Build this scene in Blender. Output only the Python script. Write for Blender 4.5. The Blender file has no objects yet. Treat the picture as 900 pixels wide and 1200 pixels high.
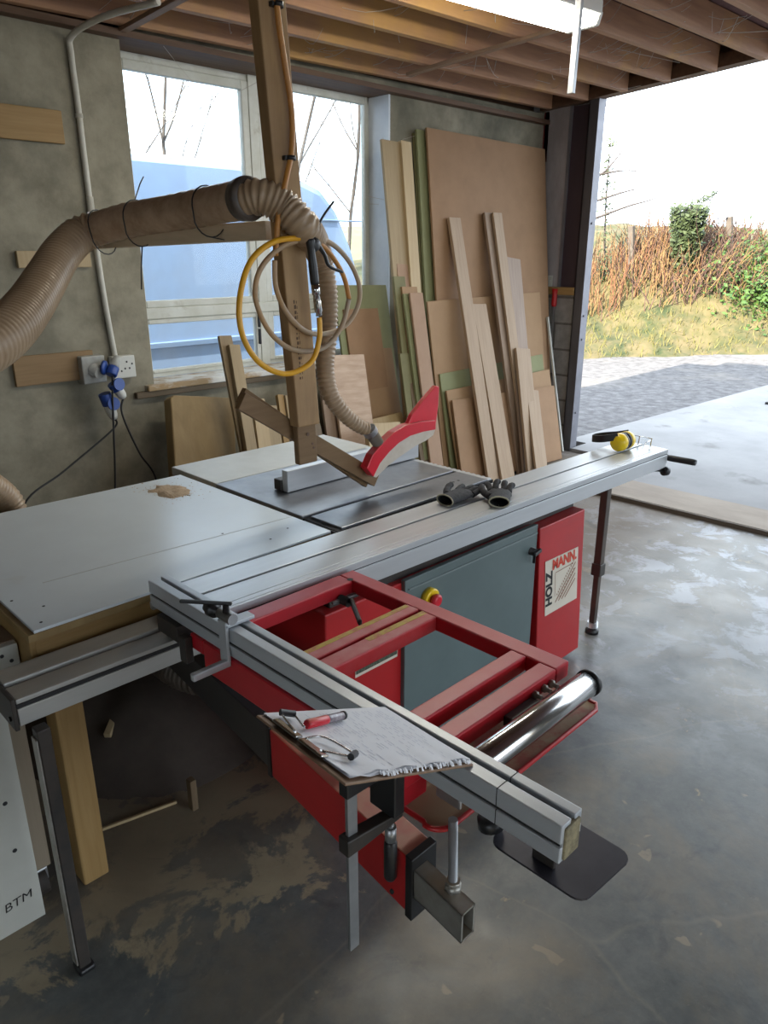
import bpy, bmesh, math, random
from mathutils import Vector, Matrix, Quaternion
random.seed(7)
PI = math.pi
scene = bpy.context.scene
COL = scene.collection
def V(*a): return Vector(a if len(a) > 1 else a[0])

# ------------------------------------------------------------------ materials
MATS = {}
def mat(name, col, col2=None, rough=0.6, metal=0.0, scale=6.0, stretch=(1, 1, 1), contrast=(0.35, 0.65), bump=0.0,
        detail=6.0, dust=None, dust_amt=0.6, dust_scale=14.0, trans=0.0, coat=0.0, emit=None, spec=0.5, col3=None, scale3=1.5, c3=(0.5, 0.7), distort=0.0, rvar=0.0):
    m = bpy.data.materials.new(name); m.use_nodes = True
    nt = m.node_tree; N = nt.nodes; L = nt.links; N.clear()
    out = N.new('ShaderNodeOutputMaterial'); b = N.new('ShaderNodeBsdfPrincipled'); L.new(b.outputs[0], out.inputs[0])
    b.inputs['Roughness'].default_value = rough; b.inputs['Metallic'].default_value = metal
    b.inputs['Specular IOR Level'].default_value = spec
    b.inputs['Transmission Weight'].default_value = trans; b.inputs['Coat Weight'].default_value = coat
    c4 = lambda c: (c[0], c[1], c[2], 1)
    cur = None
    tc = N.new('ShaderNodeTexCoord')
    if col2 is None:
        b.inputs['Base Color'].default_value = c4(col)
    if col2 is not None or bump:
        mp = N.new('ShaderNodeMapping'); mp.inputs['Scale'].default_value = stretch; L.new(tc.outputs['Object'], mp.inputs[0])
        nz = N.new('ShaderNodeTexNoise'); nz.inputs['Scale'].default_value = scale; nz.inputs['Detail'].default_value = detail
        nz.inputs['Roughness'].default_value = 0.65; nz.inputs['Distortion'].default_value = distort
        L.new(mp.outputs[0], nz.inputs['Vector'])
        if col2 is not None:
            r = N.new('ShaderNodeValToRGB'); e = r.color_ramp.elements
            e[0].position, e[1].position = contrast; e[0].color = c4(col); e[1].color = c4(col2)
            L.new(nz.outputs['Fac'], r.inputs[0]); cur = r.outputs[0]
        if bump:
            bp = N.new('ShaderNodeBump'); bp.inputs['Strength'].default_value = bump; bp.inputs['Distance'].default_value = 0.01
            L.new(nz.outputs['Fac'], bp.inputs['Height']); L.new(bp.outputs[0], b.inputs['Normal'])
        if rvar:
            mr = N.new('ShaderNodeMapRange'); mr.inputs[3].default_value = rough - rvar; mr.inputs[4].default_value = rough + rvar
            L.new(nz.outputs['Fac'], mr.inputs[0]); L.new(mr.outputs[0], b.inputs['Roughness'])
    if col3 is not None:
        n3 = N.new('ShaderNodeTexNoise'); n3.inputs['Scale'].default_value = scale3; n3.inputs['Detail'].default_value = 5
        n3.inputs['Roughness'].default_value = 0.62
        L.new(tc.outputs['Object'], n3.inputs['Vector'])
        r3 = N.new('ShaderNodeValToRGB'); e = r3.color_ramp.elements; e[0].position, e[1].position = c3
        L.new(n3.outputs['Fac'], r3.inputs[0])
        mx = N.new('ShaderNodeMixRGB'); L.new(r3.outputs[0], mx.inputs[0]); mx.inputs[1].default_value = c4(col); mx.inputs[2].default_value = c4(col3)
        if cur: L.new(cur, mx.inputs[1])
        cur = mx.outputs[0]
    if dust is not None:      # dust on faces that look up; painted sky sheen on the red frame
        g = N.new('ShaderNodeNewGeometry'); sp = N.new('ShaderNodeSeparateXYZ'); L.new(g.outputs['Normal'], sp.inputs[0])
        nd = N.new('ShaderNodeTexNoise'); nd.inputs['Scale'].default_value = dust_scale; nd.inputs['Detail'].default_value = 4
        L.new(tc.outputs['Object'], nd.inputs['Vector'])
        mr = N.new('ShaderNodeMapRange'); mr.inputs[1].default_value = 0.3; mr.inputs[2].default_value = 0.75; mr.inputs[3].default_value = 0.1; mr.inputs[4].default_value = dust_amt
        L.new(nd.outputs['Fac'], mr.inputs[0])
        ms = N.new('ShaderNodeMapRange'); ms.inputs[1].default_value = 0.5; ms.inputs[2].default_value = 0.95; L.new(sp.outputs['Z'], ms.inputs[0])
        mu = N.new('ShaderNodeMath'); mu.operation = 'MULTIPLY'; L.new(mr.outputs[0], mu.inputs[0]); L.new(ms.outputs[0], mu.inputs[1])
        mx = N.new('ShaderNodeMixRGB'); L.new(mu.outputs[0], mx.inputs[0]); mx.inputs[1].default_value = c4(col); mx.inputs[2].default_value = c4(dust)
        if cur: L.new(cur, mx.inputs[1])
        cur = mx.outputs[0]
    if cur: L.new(cur, b.inputs['Base Color'])
    if emit:
        b.inputs['Emission Color'].default_value = c4(emit[0]); b.inputs['Emission Strength'].default_value = emit[1]
    MATS[name] = m
    return m

GZ = (1, 1, 0.06); GX = (0.06, 1, 1); GY = (1, 0.06, 1)
def wood(name, c1, c2, g=GZ, scale=38, rough=0.65, dust=None, ws=0.62, **k):
    c1 = [v * ws for v in c1]; c2 = [v * ws for v in c2]
    return mat(name, c1, c2, rough=rough, scale=scale, stretch=g, contrast=(0.3, 0.7), bump=0.08, distort=0.35, dust=dust, **k)
pine_z = wood('pine_upright', (0.40, 0.235, 0.075), (0.52, 0.33, 0.125))
pine_x = wood('pine_along_x', (0.40, 0.235, 0.075), (0.52, 0.33, 0.125), GX)
pine_y = wood('pine_along_y', (0.40, 0.235, 0.075), (0.52, 0.33, 0.125), GY)
postwood = wood('rough_post_pine', (0.34, 0.20, 0.085), (0.48, 0.30, 0.13), GZ, ws=0.85, col3=(0.20, 0.115, 0.055), scale3=2.2, c3=(0.42, 0.75))
whitewood = wood('pale_whitewood', (0.58, 0.42, 0.22), (0.68, 0.52, 0.30))
oak = wood('pale_oak', (0.42, 0.285, 0.17), (0.55, 0.39, 0.25))
oakd = wood('darker_oak', (0.30, 0.195, 0.12), (0.42, 0.29, 0.19))
bracewood = wood('brown_brace_timber', (0.22, 0.12, 0.045), (0.32, 0.19, 0.08), GX)
mdf = mat('brown_mdf', (0.225, 0.128, 0.062), (0.26, 0.148, 0.074), rough=0.75, scale=5)
mdf2 = mat('pale_mdf', (0.26, 0.155, 0.076), (0.29, 0.178, 0.09), rough=0.75, scale=5)
mdfp = mat('pinkish_mdf', (0.27, 0.168, 0.103), (0.30, 0.19, 0.12), rough=0.75, scale=5)
mrmdf = mat('green_mdf', (0.175, 0.18, 0.085), (0.205, 0.21, 0.10), rough=0.75, scale=5)
mrmdfd = mat('dark_green_mdf', (0.13, 0.12, 0.05), (0.17, 0.155, 0.07), rough=0.75, scale=5)
plyd = wood('dark_board_edge', (0.17, 0.115, 0.06), (0.24, 0.165, 0.09))
joistw = wood('old_joist_timber', (0.27, 0.14, 0.085), (0.42, 0.23, 0.125), GX, ws=1.0, scale=24, col3=(0.48, 0.27, 0.07), scale3=0.7, c3=(0.50, 0.68))
joistd = wood('dark_plate_timber', (0.12, 0.06, 0.035), (0.22, 0.12, 0.06), GX, scale=24)
ceilm = mat('red_brown_ceiling', (0.11, 0.05, 0.048), (0.17, 0.082, 0.072), rough=0.85, scale=5)
slab_wood = wood('thick_slab_timber', (0.34, 0.22, 0.085), (0.48, 0.33, 0.14), (1, 1, 0.25), scale=10)
plyw = wood('pale_plywood', (0.40, 0.32, 0.22), (0.50, 0.41, 0.30), GZ, scale=20)
red = mat('red_machine_paint', (0.50, 0.010, 0.022), (0.42, 0.010, 0.020), rough=0.38, scale=4, dust=(0.60, 0.15, 0.18), dust_amt=0.30)  # pink dust colour paints the sky reflection on the frame tops
redcl = mat('clean_red_paint', (0.44, 0.012, 0.014), (0.36, 0.012, 0.014), rough=0.38, scale=3)
redd = mat('dusty_red_arm_paint', (0.50, 0.015, 0.018), (0.40, 0.012, 0.014), rough=0.45, scale=4, dust=(0.42, 0.27, 0.16), dust_amt=0.95, dust_scale=9)
redy = mat('scuffed_red_paint', (0.48, 0.012, 0.020), (0.48, 0.04, 0.045), rough=0.42, scale=22, dust=(0.56, 0.25, 0.25), dust_amt=0.7, dust_scale=16)  # scuffed paint; pinkish tops also carry a painted sky reflection
yelw = mat('worn_yellow_strip', (0.52, 0.36, 0.05), (0.48, 0.10, 0.08), rough=0.6, scale=40, contrast=(0.45, 0.7))
greyp = mat('grey_green_machine_paint', (0.115, 0.155, 0.155), (0.095, 0.13, 0.13), rough=0.4, scale=3)
alu = mat('anodised_aluminium', (0.56, 0.58, 0.60), (0.51, 0.53, 0.55), rough=0.36, metal=0.45, scale=30, stretch=(0.05, 1, 1))
aluy = mat('fence_aluminium', (0.52, 0.55, 0.58), (0.47, 0.50, 0.53), rough=0.38, metal=0.35, scale=30, stretch=(1, 0.05, 1))
aluf = mat('rail_aluminium', (0.46, 0.46, 0.44), (0.38, 0.38, 0.36), rough=0.45, metal=0.3, scale=12, stretch=(0.1, 1, 1), dust=(0.46, 0.44, 0.38), dust_amt=0.5)
iron = mat('ground_cast_iron', (0.27, 0.28, 0.30), (0.21, 0.22, 0.24), rough=0.40, metal=0.75, scale=7, rvar=0.1)
ironp = mat('pale_table_extension', (0.50, 0.49, 0.45), (0.42, 0.41, 0.37), rough=0.45, metal=0.3, scale=5)
groove = mat('dark_slot', (0.02, 0.02, 0.022), rough=0.7)
blackp = mat('black_plastic', (0.014, 0.014, 0.015), rough=0.4)
blackm = mat('black_steel', (0.022, 0.021, 0.020), (0.045, 0.035, 0.028), rough=0.5, scale=12)
blackplate = mat('dark_plate_steel', (0.035, 0.034, 0.045), (0.055, 0.052, 0.065), rough=0.42, metal=0.4, scale=8)
rusty = mat('brown_black_leg_steel', (0.045, 0.033, 0.026), (0.075, 0.055, 0.04), rough=0.55, scale=10)
darktube = mat('dark_arm_tube', (0.05, 0.052, 0.056), (0.075, 0.075, 0.078), rough=0.4, metal=0.5, scale=6, stretch=(1, 0.2, 1))
steel = mat('dull_steel', (0.40, 0.39, 0.36), (0.30, 0.28, 0.24), rough=0.45, metal=0.6, scale=14, dust=(0.36, 0.28, 0.18), dust_amt=0.7)
zinc = mat('zinc_steel', (0.45, 0.46, 0.47), (0.36, 0.37, 0.38), rough=0.4, metal=0.8, scale=10)
chrome = mat('polished_chrome', (0.48, 0.48, 0.48), rough=0.16, metal=1.0)
melam = mat('white_melamine', (0.62, 0.68, 0.71), (0.57, 0.62, 0.65), rough=0.25, scale=2.0, col3=(0.50, 0.46, 0.38), scale3=1.8, c3=(0.64, 0.85))
whitep = mat('white_panel', (0.52, 0.52, 0.47), (0.46, 0.46, 0.41), rough=0.5, scale=3)
upvc = mat('dirty_window_paint', (0.60, 0.61, 0.56), (0.50, 0.50, 0.43), rough=0.5, scale=7, col3=(0.32, 0.30, 0.22), scale3=6, c3=(0.62, 0.78))
sillm = mat('flaking_sill_paint', (0.62, 0.61, 0.57), (0.36, 0.25, 0.13), rough=0.7, scale=9, stretch=(0.5, 1, 1), contrast=(0.47, 0.6))
paper = mat('paper_white', (0.76, 0.77, 0.80), rough=0.7)
hardb = mat('clipboard_hardboard', (0.20, 0.12, 0.07), (0.26, 0.165, 0.10), rough=0.6, scale=40)
hose = mat('tan_ribbed_hose', (0.30, 0.205, 0.12), (0.38, 0.27, 0.165), rough=0.38, scale=9)
hosed = mat('brown_wrapped_pipe', (0.30, 0.195, 0.12), (0.46, 0.32, 0.21), rough=0.26, scale=14, bump=0.25, stretch=(1, 1, 1))
hosed2 = mat('dark_pipe_collar', (0.045, 0.035, 0.03), (0.09, 0.07, 0.055), rough=0.45, scale=20)
yelhose = mat('yellow_air_hose', (0.72, 0.36, 0.015), rough=0.35)
orhose = mat('orange_air_hose', (0.50, 0.21, 0.035), (0.42, 0.19, 0.05), rough=0.4, scale=4)
greyhose = mat('grey_faded_hose', (0.34, 0.30, 0.24), (0.42, 0.26, 0.12), rough=0.45, scale=3)
yellow = mat('yellow_plastic', (0.80, 0.56, 0.01), rough=0.3)
blue = mat('blue_plug_plastic', (0.02, 0.06, 0.26), rough=0.4)
greypl = mat('grey_plug_plastic', (0.40, 0.40, 0.37), (0.30, 0.30, 0.27), rough=0.5, scale=20)
socketw = mat('white_socket_plastic', (0.58, 0.58, 0.53), rough=0.45)
glove_m = mat('dark_glove_fabric', (0.028, 0.028, 0.03), (0.055, 0.055, 0.058), rough=0.9, scale=60, bump=0.3)
glove_b = mat('pale_glove_cuff', (0.36, 0.34, 0.24), rough=0.9)
greyknit = mat('grey_glove_fabric', (0.14, 0.14, 0.135), (0.20, 0.20, 0.19), rough=0.9, scale=60, bump=0.3)
cream = mat('dusty_clear_guard', (0.50, 0.43, 0.34), (0.60, 0.54, 0.46), rough=0.4, scale=10)
redg = mat('red_guard_plastic', (0.66, 0.012, 0.03), (0.56, 0.012, 0.025), rough=0.35, scale=8, dust=(0.55, 0.33, 0.22), dust_amt=0.6)
ink = mat('black_ink', (0.012, 0.012, 0.012), rough=0.7)
redink = mat('red_ink', (0.55, 0.05, 0.02), rough=0.6)
rustink = mat('brown_ink', (0.22, 0.07, 0.03), rough=0.6)
stick_m = mat('cream_sticker', (0.62, 0.56, 0.46), rough=0.5)
inkgrey = mat('faint_blue_grey_ink', (0.50, 0.52, 0.60), rough=0.7)
stampink = mat('faded_stamp_ink', (0.09, 0.05, 0.025), rough=0.8)
white = mat('white_diffuser', (0.8, 0.8, 0.75), rough=0.4, emit=((1.0, 0.95, 0.82), 20.0))
whitecase = mat('white_light_casing', (0.62, 0.62, 0.58), rough=0.5)
conduitm = mat('white_conduit', (0.56, 0.54, 0.47), (0.46, 0.44, 0.37), rough=0.5, scale=8)
sawdust = mat('sawdust', (0.34, 0.25, 0.16), (0.44, 0.33, 0.22), rough=0.95, scale=30, bump=0.5)
darkdust = mat('grey_brown_dust', (0.05, 0.038, 0.030), (0.075, 0.058, 0.047), rough=0.95, scale=5, bump=0.4)
rust = mat('rusted_iron', (0.10, 0.06, 0.04), (0.18, 0.11, 0.07), rough=0.8, scale=15)
jamb_m = mat('grey_steel_channel', (0.085, 0.083, 0.095), (0.12, 0.118, 0.13), rough=0.45, metal=0.5, scale=5, stretch=(1, 1, 0.3))
jamb_l = mat('pale_steel_flange', (0.20, 0.20, 0.225), (0.15, 0.15, 0.17), rough=0.45, metal=0.5, scale=6)
doorleaf = mat('dark_purple_door_skin', (0.028, 0.016, 0.024), (0.045, 0.028, 0.038), rough=0.5, scale=5, stretch=(1, 1, 0.2))
pierm = mat('stained_pier_render', (0.25, 0.22, 0.22), (0.34, 0.31, 0.31), rough=0.9, scale=7, stretch=(1, 1, 0.4), bump=0.3)
redox = mat('red_oxide_steel', (0.20, 0.035, 0.035), rough=0.6)
vanp = mat('pale_van_paint', (0.30, 0.43, 0.68), rough=0.5)
vand = mat('van_moulding', (0.22, 0.33, 0.54), rough=0.4)
vang = mat('van_dark_glass', (0.10, 0.13, 0.16), rough=0.08)
tyre = mat('tyre_rubber', (0.02, 0.02, 0.02), rough=0.8)
bark = mat('bare_bark', (0.035, 0.028, 0.025), (0.06, 0.05, 0.045), rough=0.9, scale=8)
leafd = mat('ivy_leaf', (0.022, 0.035, 0.012), (0.05, 0.07, 0.025), rough=0.6, scale=6)
leafg = mat('bright_bush_leaf', (0.0203, 0.0551, 0.0070), (0.0493, 0.0986, 0.0145), rough=0.6, scale=3)
grassm = mat('verge_grass', (0.0812, 0.0841, 0.0174), (0.1276, 0.1073, 0.0377), rough=0.9, scale=2.0)
straw = mat('straw_stem', (0.1392, 0.0841, 0.0290), (0.1856, 0.1160, 0.0493), rough=0.9, scale=2)
orange_stem = mat('russet_stem', (0.1044, 0.0435, 0.0203), (0.1450, 0.0667, 0.0319), rough=0.9, scale=2)
bramble = mat('brown_bramble', (0.0580, 0.0319, 0.0232), (0.0928, 0.0522, 0.0394), rough=0.9, scale=2)
fieldm = mat('far_field_grass', (0.1508, 0.1624, 0.0580), (0.1972, 0.1914, 0.0870), rough=0.95, scale=0.3)
fpost = mat('weathered_fence_post', (0.0638, 0.0522, 0.0435), (0.0928, 0.0783, 0.0638), rough=0.9, scale=10)
webm = mat('cobweb_grey', (0.50, 0.46, 0.42), rough=0.9)

def glass_mat():
    m = bpy.data.materials.new('window_glass'); m.use_nodes = True; nt = m.node_tree; N = nt.nodes; L = nt.links; N.clear()
    out = N.new('ShaderNodeOutputMaterial'); t = N.new('ShaderNodeBsdfTransparent'); g = N.new('ShaderNodeBsdfGlossy')
    g.inputs['Roughness'].default_value = 0.02; t.inputs[0].default_value = (0.93, 0.96, 0.97, 1)
    d = N.new('ShaderNodeBsdfDiffuse'); d.inputs[0].default_value = (0.7, 0.7, 0.68, 1)
    mx = N.new('ShaderNodeMixShader'); f = N.new('ShaderNodeFresnel'); f.inputs[0].default_value = 1.2
    L.new(f.outputs[0], mx.inputs[0]); L.new(t.outputs[0], mx.inputs[1]); L.new(g.outputs[0], mx.inputs[2])
    tc = N.new('ShaderNodeTexCoord'); nz = N.new('ShaderNodeTexNoise'); nz.inputs['Scale'].default_value = 4; L.new(tc.outputs['Object'], nz.inputs[0])
    mr = N.new('ShaderNodeMapRange'); mr.inputs[1].default_value = 0.4; mr.inputs[2].default_value = 0.8; mr.inputs[3].default_value = 0.02; mr.inputs[4].default_value = 0.12
    L.new(nz.outputs['Fac'], mr.inputs[0])
    m2 = N.new('ShaderNodeMixShader'); L.new(mr.outputs[0], m2.inputs[0]); L.new(mx.outputs[0], m2.inputs[1]); L.new(d.outputs[0], m2.inputs[2])
    L.new(m2.outputs[0], out.inputs[0]); return m
glassm = glass_mat()
clearm = mat('clear_lens', (0.9, 0.95, 0.97), rough=0.03, trans=0.95)

def floor_mat():
    m = bpy.data.materials.new('worn_painted_concrete'); m.use_nodes = True; nt = m.node_tree; N = nt.nodes; L = nt.links
    b = N['Principled BSDF']; tc = N.new('ShaderNodeTexCoord')
    def noise(s, det=8, rough=0.6, dist=0.0):
        n = N.new('ShaderNodeTexNoise'); n.inputs['Scale'].default_value = s; n.inputs['Detail'].default_value = det
        n.inputs['Roughness'].default_value = rough; n.inputs['Distortion'].default_value = dist; L.new(tc.outputs['Object'], n.inputs['Vector']); return n.outputs['Fac']
    def ramp(f, p0, p1, c0=(0, 0, 0), c1=(1, 1, 1)):
        r = N.new('ShaderNodeValToRGB'); e = r.color_ramp.elements; e[0].position, e[1].position = p0, p1
        e[0].color = (*c0, 1); e[1].color = (*c1, 1); L.new(f, r.inputs[0]); return r.outputs[0]
    def mix(f, a, c):
        x = N.new('ShaderNodeMixRGB')
        L.new(f, x.inputs[0])
        for i, s in ((1, a), (2, c)):
            if isinstance(s, tuple): x.inputs[i].default_value = (*s, 1)
            else: L.new(s, x.inputs[i])
        return x.outputs[0]
    sep = N.new('ShaderNodeSeparateXYZ'); L.new(tc.outputs['Object'], sep.inputs[0])
    base = ramp(noise(1.7, 8), 0.32, 0.66, (0.058, 0.070, 0.072), (0.122, 0.136, 0.134))
    fine = ramp(noise(16, 8, 0.7), 0.35, 0.75, (0.07, 0.076, 0.072), (0.18, 0.178, 0.16))
    hf = N.new('ShaderNodeMixRGB'); hf.inputs[0].default_value = 0.5; L.new(base, hf.inputs[1]); L.new(fine, hf.inputs[2])
    # bare tan patches where paint has worn through, mostly on the left by the bench
    def mapr(s, a, b_, c=0.0, d=1.0):
        x = N.new('ShaderNodeMapRange'); x.inputs[1].default_value = a; x.inputs[2].default_value = b_; x.inputs[3].default_value = c; x.inputs[4].default_value = d
        L.new(s, x.inputs[0]); return x.outputs[0]
    def math_(op, a, c):
        x = N.new('ShaderNodeMath'); x.operation = op
        for i, s in ((0, a), (1, c)):
            if isinstance(s, (int, float)): x.inputs[i].default_value = s
            else: L.new(s, x.inputs[i])
        return x.outputs[0]
    left = mapr(sep.outputs['Y'], 1.1, 1.75)                     # toward the bench
    lx = mapr(sep.outputs['X'], 1.9, 1.2)
    lf = math_('MULTIPLY', left, lx)
    wear = noise(3.3, 9, 0.65, 0.4)
    thr = math_('ADD', wear, math_('MULTIPLY', lf, 0.22))
    c1 = mix(ramp(thr, 0.655, 0.685), hf.outputs[0], (0.30, 0.25, 0.165))
    # small flakes
    fl = noise(9.0, 3, 0.5, 0.6)
    c2 = mix(ramp(fl, 0.69, 0.715), c1, (0.25, 0.22, 0.16))
    # worn paint by the doorway, sky reflection painted in as paler and bluish tones
    rx = mapr(sep.outputs['X'], 2.3, 4.2)
    mott = mix(math_('MULTIPLY', ramp(noise(1.9, 9, 0.66, 0.4), 0.46, 0.62), 0.6), c2, (0.185, 0.15, 0.10))
    c3 = mix(math_('MULTIPLY', rx, 0.42), mott, (0.25, 0.235, 0.215))
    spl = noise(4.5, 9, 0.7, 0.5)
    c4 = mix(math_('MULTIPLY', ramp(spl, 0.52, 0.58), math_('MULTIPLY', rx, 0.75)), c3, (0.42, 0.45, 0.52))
    # brown dust under the saw and bench
    dst = mapr(sep.outputs['Y'], 1.5, 2.1)
    c5 = mix(math_('MULTIPLY', dst, 0.75), c4, (0.115, 0.085, 0.06))
    # hairline cracks
    vo = N.new('ShaderNodeTexVoronoi'); vo.feature = 'DISTANCE_TO_EDGE'; vo.inputs['Scale'].default_value = 0.6
    nn = N.new('ShaderNodeTexNoise'); nn.inputs['Scale'].default_value = 3; L.new(tc.outputs['Object'], nn.inputs[0])
    ad = N.new('ShaderNodeVectorMath'); ad.operation = 'ADD'; sc = N.new('ShaderNodeVectorMath'); sc.operation = 'SCALE'; sc.inputs['Scale'].default_value = 0.10
    L.new(nn.outputs['Color'], sc.inputs[0]); L.new(tc.outputs['Object'], ad.inputs[0]); L.new(sc.outputs[0], ad.inputs[1]); L.new(ad.outputs[0], vo.inputs['Vector'])
    c6 = mix(math_('MULTIPLY', ramp(vo.outputs['Distance'], 0.0, 0.004, (1, 1, 1), (0, 0, 0)), 0.28), c5, (0.24, 0.215, 0.165))
    # fine scuffs and pits
    scf = noise(42, 6, 0.75, 1.2)
    c7 = mix(math_('MULTIPLY', ramp(scf, 0.60, 0.72), 0.38), c6, (0.24, 0.225, 0.19))
    c8 = mix(math_('MULTIPLY', ramp(noise(5.5, 8, 0.7, 0.8), 0.56, 0.70), 0.55), c7, (0.042, 0.048, 0.052))
    c6 = c8
    L.new(c6, b.inputs['Base Color'])
    rg = math_('ADD', mapr(wear, 0.3, 0.7, 0.30, 0.52), math_('MULTIPLY', dst, 0.3)); L.new(rg, b.inputs['Roughness'])
    bp = N.new('ShaderNodeBump'); bp.inputs['Strength'].default_value = 0.12; bp.inputs['Distance'].default_value = 0.006
    L.new(noise(22, 8), bp.inputs['Height']); L.new(bp.outputs[0], b.inputs['Normal'])
    return m
floorm = floor_mat()
wallm = mat('olive_grey_render', (0.165, 0.148, 0.105), (0.345, 0.315, 0.235), rough=0.92, scale=4.5, detail=9, contrast=(0.3, 0.72), bump=0.5, col3=(0.10, 0.097, 0.07), scale3=1.4, c3=(0.48, 0.75))
revealm = mat('daylit_reveal_render', (0.55, 0.60, 0.66), (0.66, 0.70, 0.75), rough=0.9, scale=4, bump=0.3)  # lightened and blued to stand in for daylight on the reveal
concm = mat('apron_concrete', (0.20, 0.20, 0.205), (0.25, 0.25, 0.255), rough=0.85, scale=1.8, col3=(0.12, 0.115, 0.115), scale3=2.4, c3=(0.60, 0.75), bump=0.2)
tanstrip = mat('tan_threshold_screed', (0.24, 0.20, 0.165), (0.30, 0.255, 0.21), rough=0.85, scale=6, stretch=(1, 0.4, 1))
gravelm = mat('grey_gravel', (0.055, 0.053, 0.056), (0.15, 0.145, 0.15), rough=0.95, scale=9, detail=10, contrast=(0.35, 0.7), bump=0.8, col3=(0.17, 0.155, 0.14), scale3=0.5, c3=(0.55, 0.75))
vergem = mat('verge_soil_grass', (0.0638, 0.0580, 0.0174), (0.1102, 0.0841, 0.0406), rough=0.95, scale=3, detail=9, bump=0.6, col3=(0.022, 0.034, 0.008), scale3=1.6, c3=(0.45, 0.65))
def block_mat():
    m = mat('concrete_blockwork', (0.20, 0.185, 0.17), (0.29, 0.27, 0.25), rough=0.95, scale=9, bump=0.4)
    nt = m.node_tree; N = nt.nodes; L = nt.links; b = [n for n in N if n.type == 'BSDF_PRINCIPLED'][0]
    tc = N.new('ShaderNodeTexCoord'); sp = N.new('ShaderNodeSeparateXYZ'); L.new(tc.outputs['Object'], sp.inputs[0])
    cb = N.new('ShaderNodeCombineXYZ'); L.new(sp.outputs['Y'], cb.inputs[0]); L.new(sp.outputs['Z'], cb.inputs[1])
    br = N.new('ShaderNodeTexBrick'); br.inputs['Scale'].default_value = 1; br.inputs['Brick Width'].default_value = 0.44; br.inputs['Row Height'].default_value = 0.225
    br.inputs['Mortar Size'].default_value = 0.010; br.inputs['Color1'].default_value = (1, 1, 1, 1); br.inputs['Color2'].default_value = (0.8, 0.8, 0.8, 1); br.inputs['Mortar'].default_value = (0.45, 0.43, 0.4, 1)
    L.new(cb.outputs[0], br.inputs['Vector'])
    mu = N.new('ShaderNodeMixRGB'); mu.blend_type = 'MULTIPLY'; mu.inputs[0].default_value = 1
    src = b.inputs['Base Color'].links[0].from_socket; L.new(src, mu.inputs[1]); L.new(br.outputs['Color'], mu.inputs[2]); L.new(mu.outputs[0], b.inputs['Base Color'])
    return m
blockm = block_mat()

# ------------------------------------------------------------------ geometry helpers
def frame(d, up=None):
    d = Vector(d).normalized(); up = Vector(up) if up else (Vector((0, 0, 1)) if abs(d.z) < 0.95 else Vector((1, 0, 0)))
    s = d.cross(up).normalized(); u = s.cross(d).normalized(); return d, s, u
def spline(pts, n=8, closed=False):
    P = [Vector(p) for p in pts]; out = []; m = len(P)
    rng = range(m) if closed else range(m - 1)
    for i in rng:
        g = (lambda k: P[k % m]) if closed else (lambda k: P[min(max(k, 0), m - 1)])
        a, b, c, d = g(i - 1), g(i), g(i + 1), g(i + 2)
        for k in range(n):
            t = k / n
            out.append(0.5 * ((2 * b) + (c - a) * t + (2 * a - 5 * b + 4 * c - d) * t * t + (3 * b - a - 3 * c + d) * t ** 3))
    if not closed: out.append(P[-1].copy())
    return out
def resample(path, step):
    out = [path[0].copy()]; acc = 0.0
    for a, b in zip(path, path[1:]):
        L = (b - a).length
        if L < 1e-9: continue
        t = step - acc
        while t <= L:
            out.append(a.lerp(b, t / L)); t += step
        acc = (acc + L) % step
    return out
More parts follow.
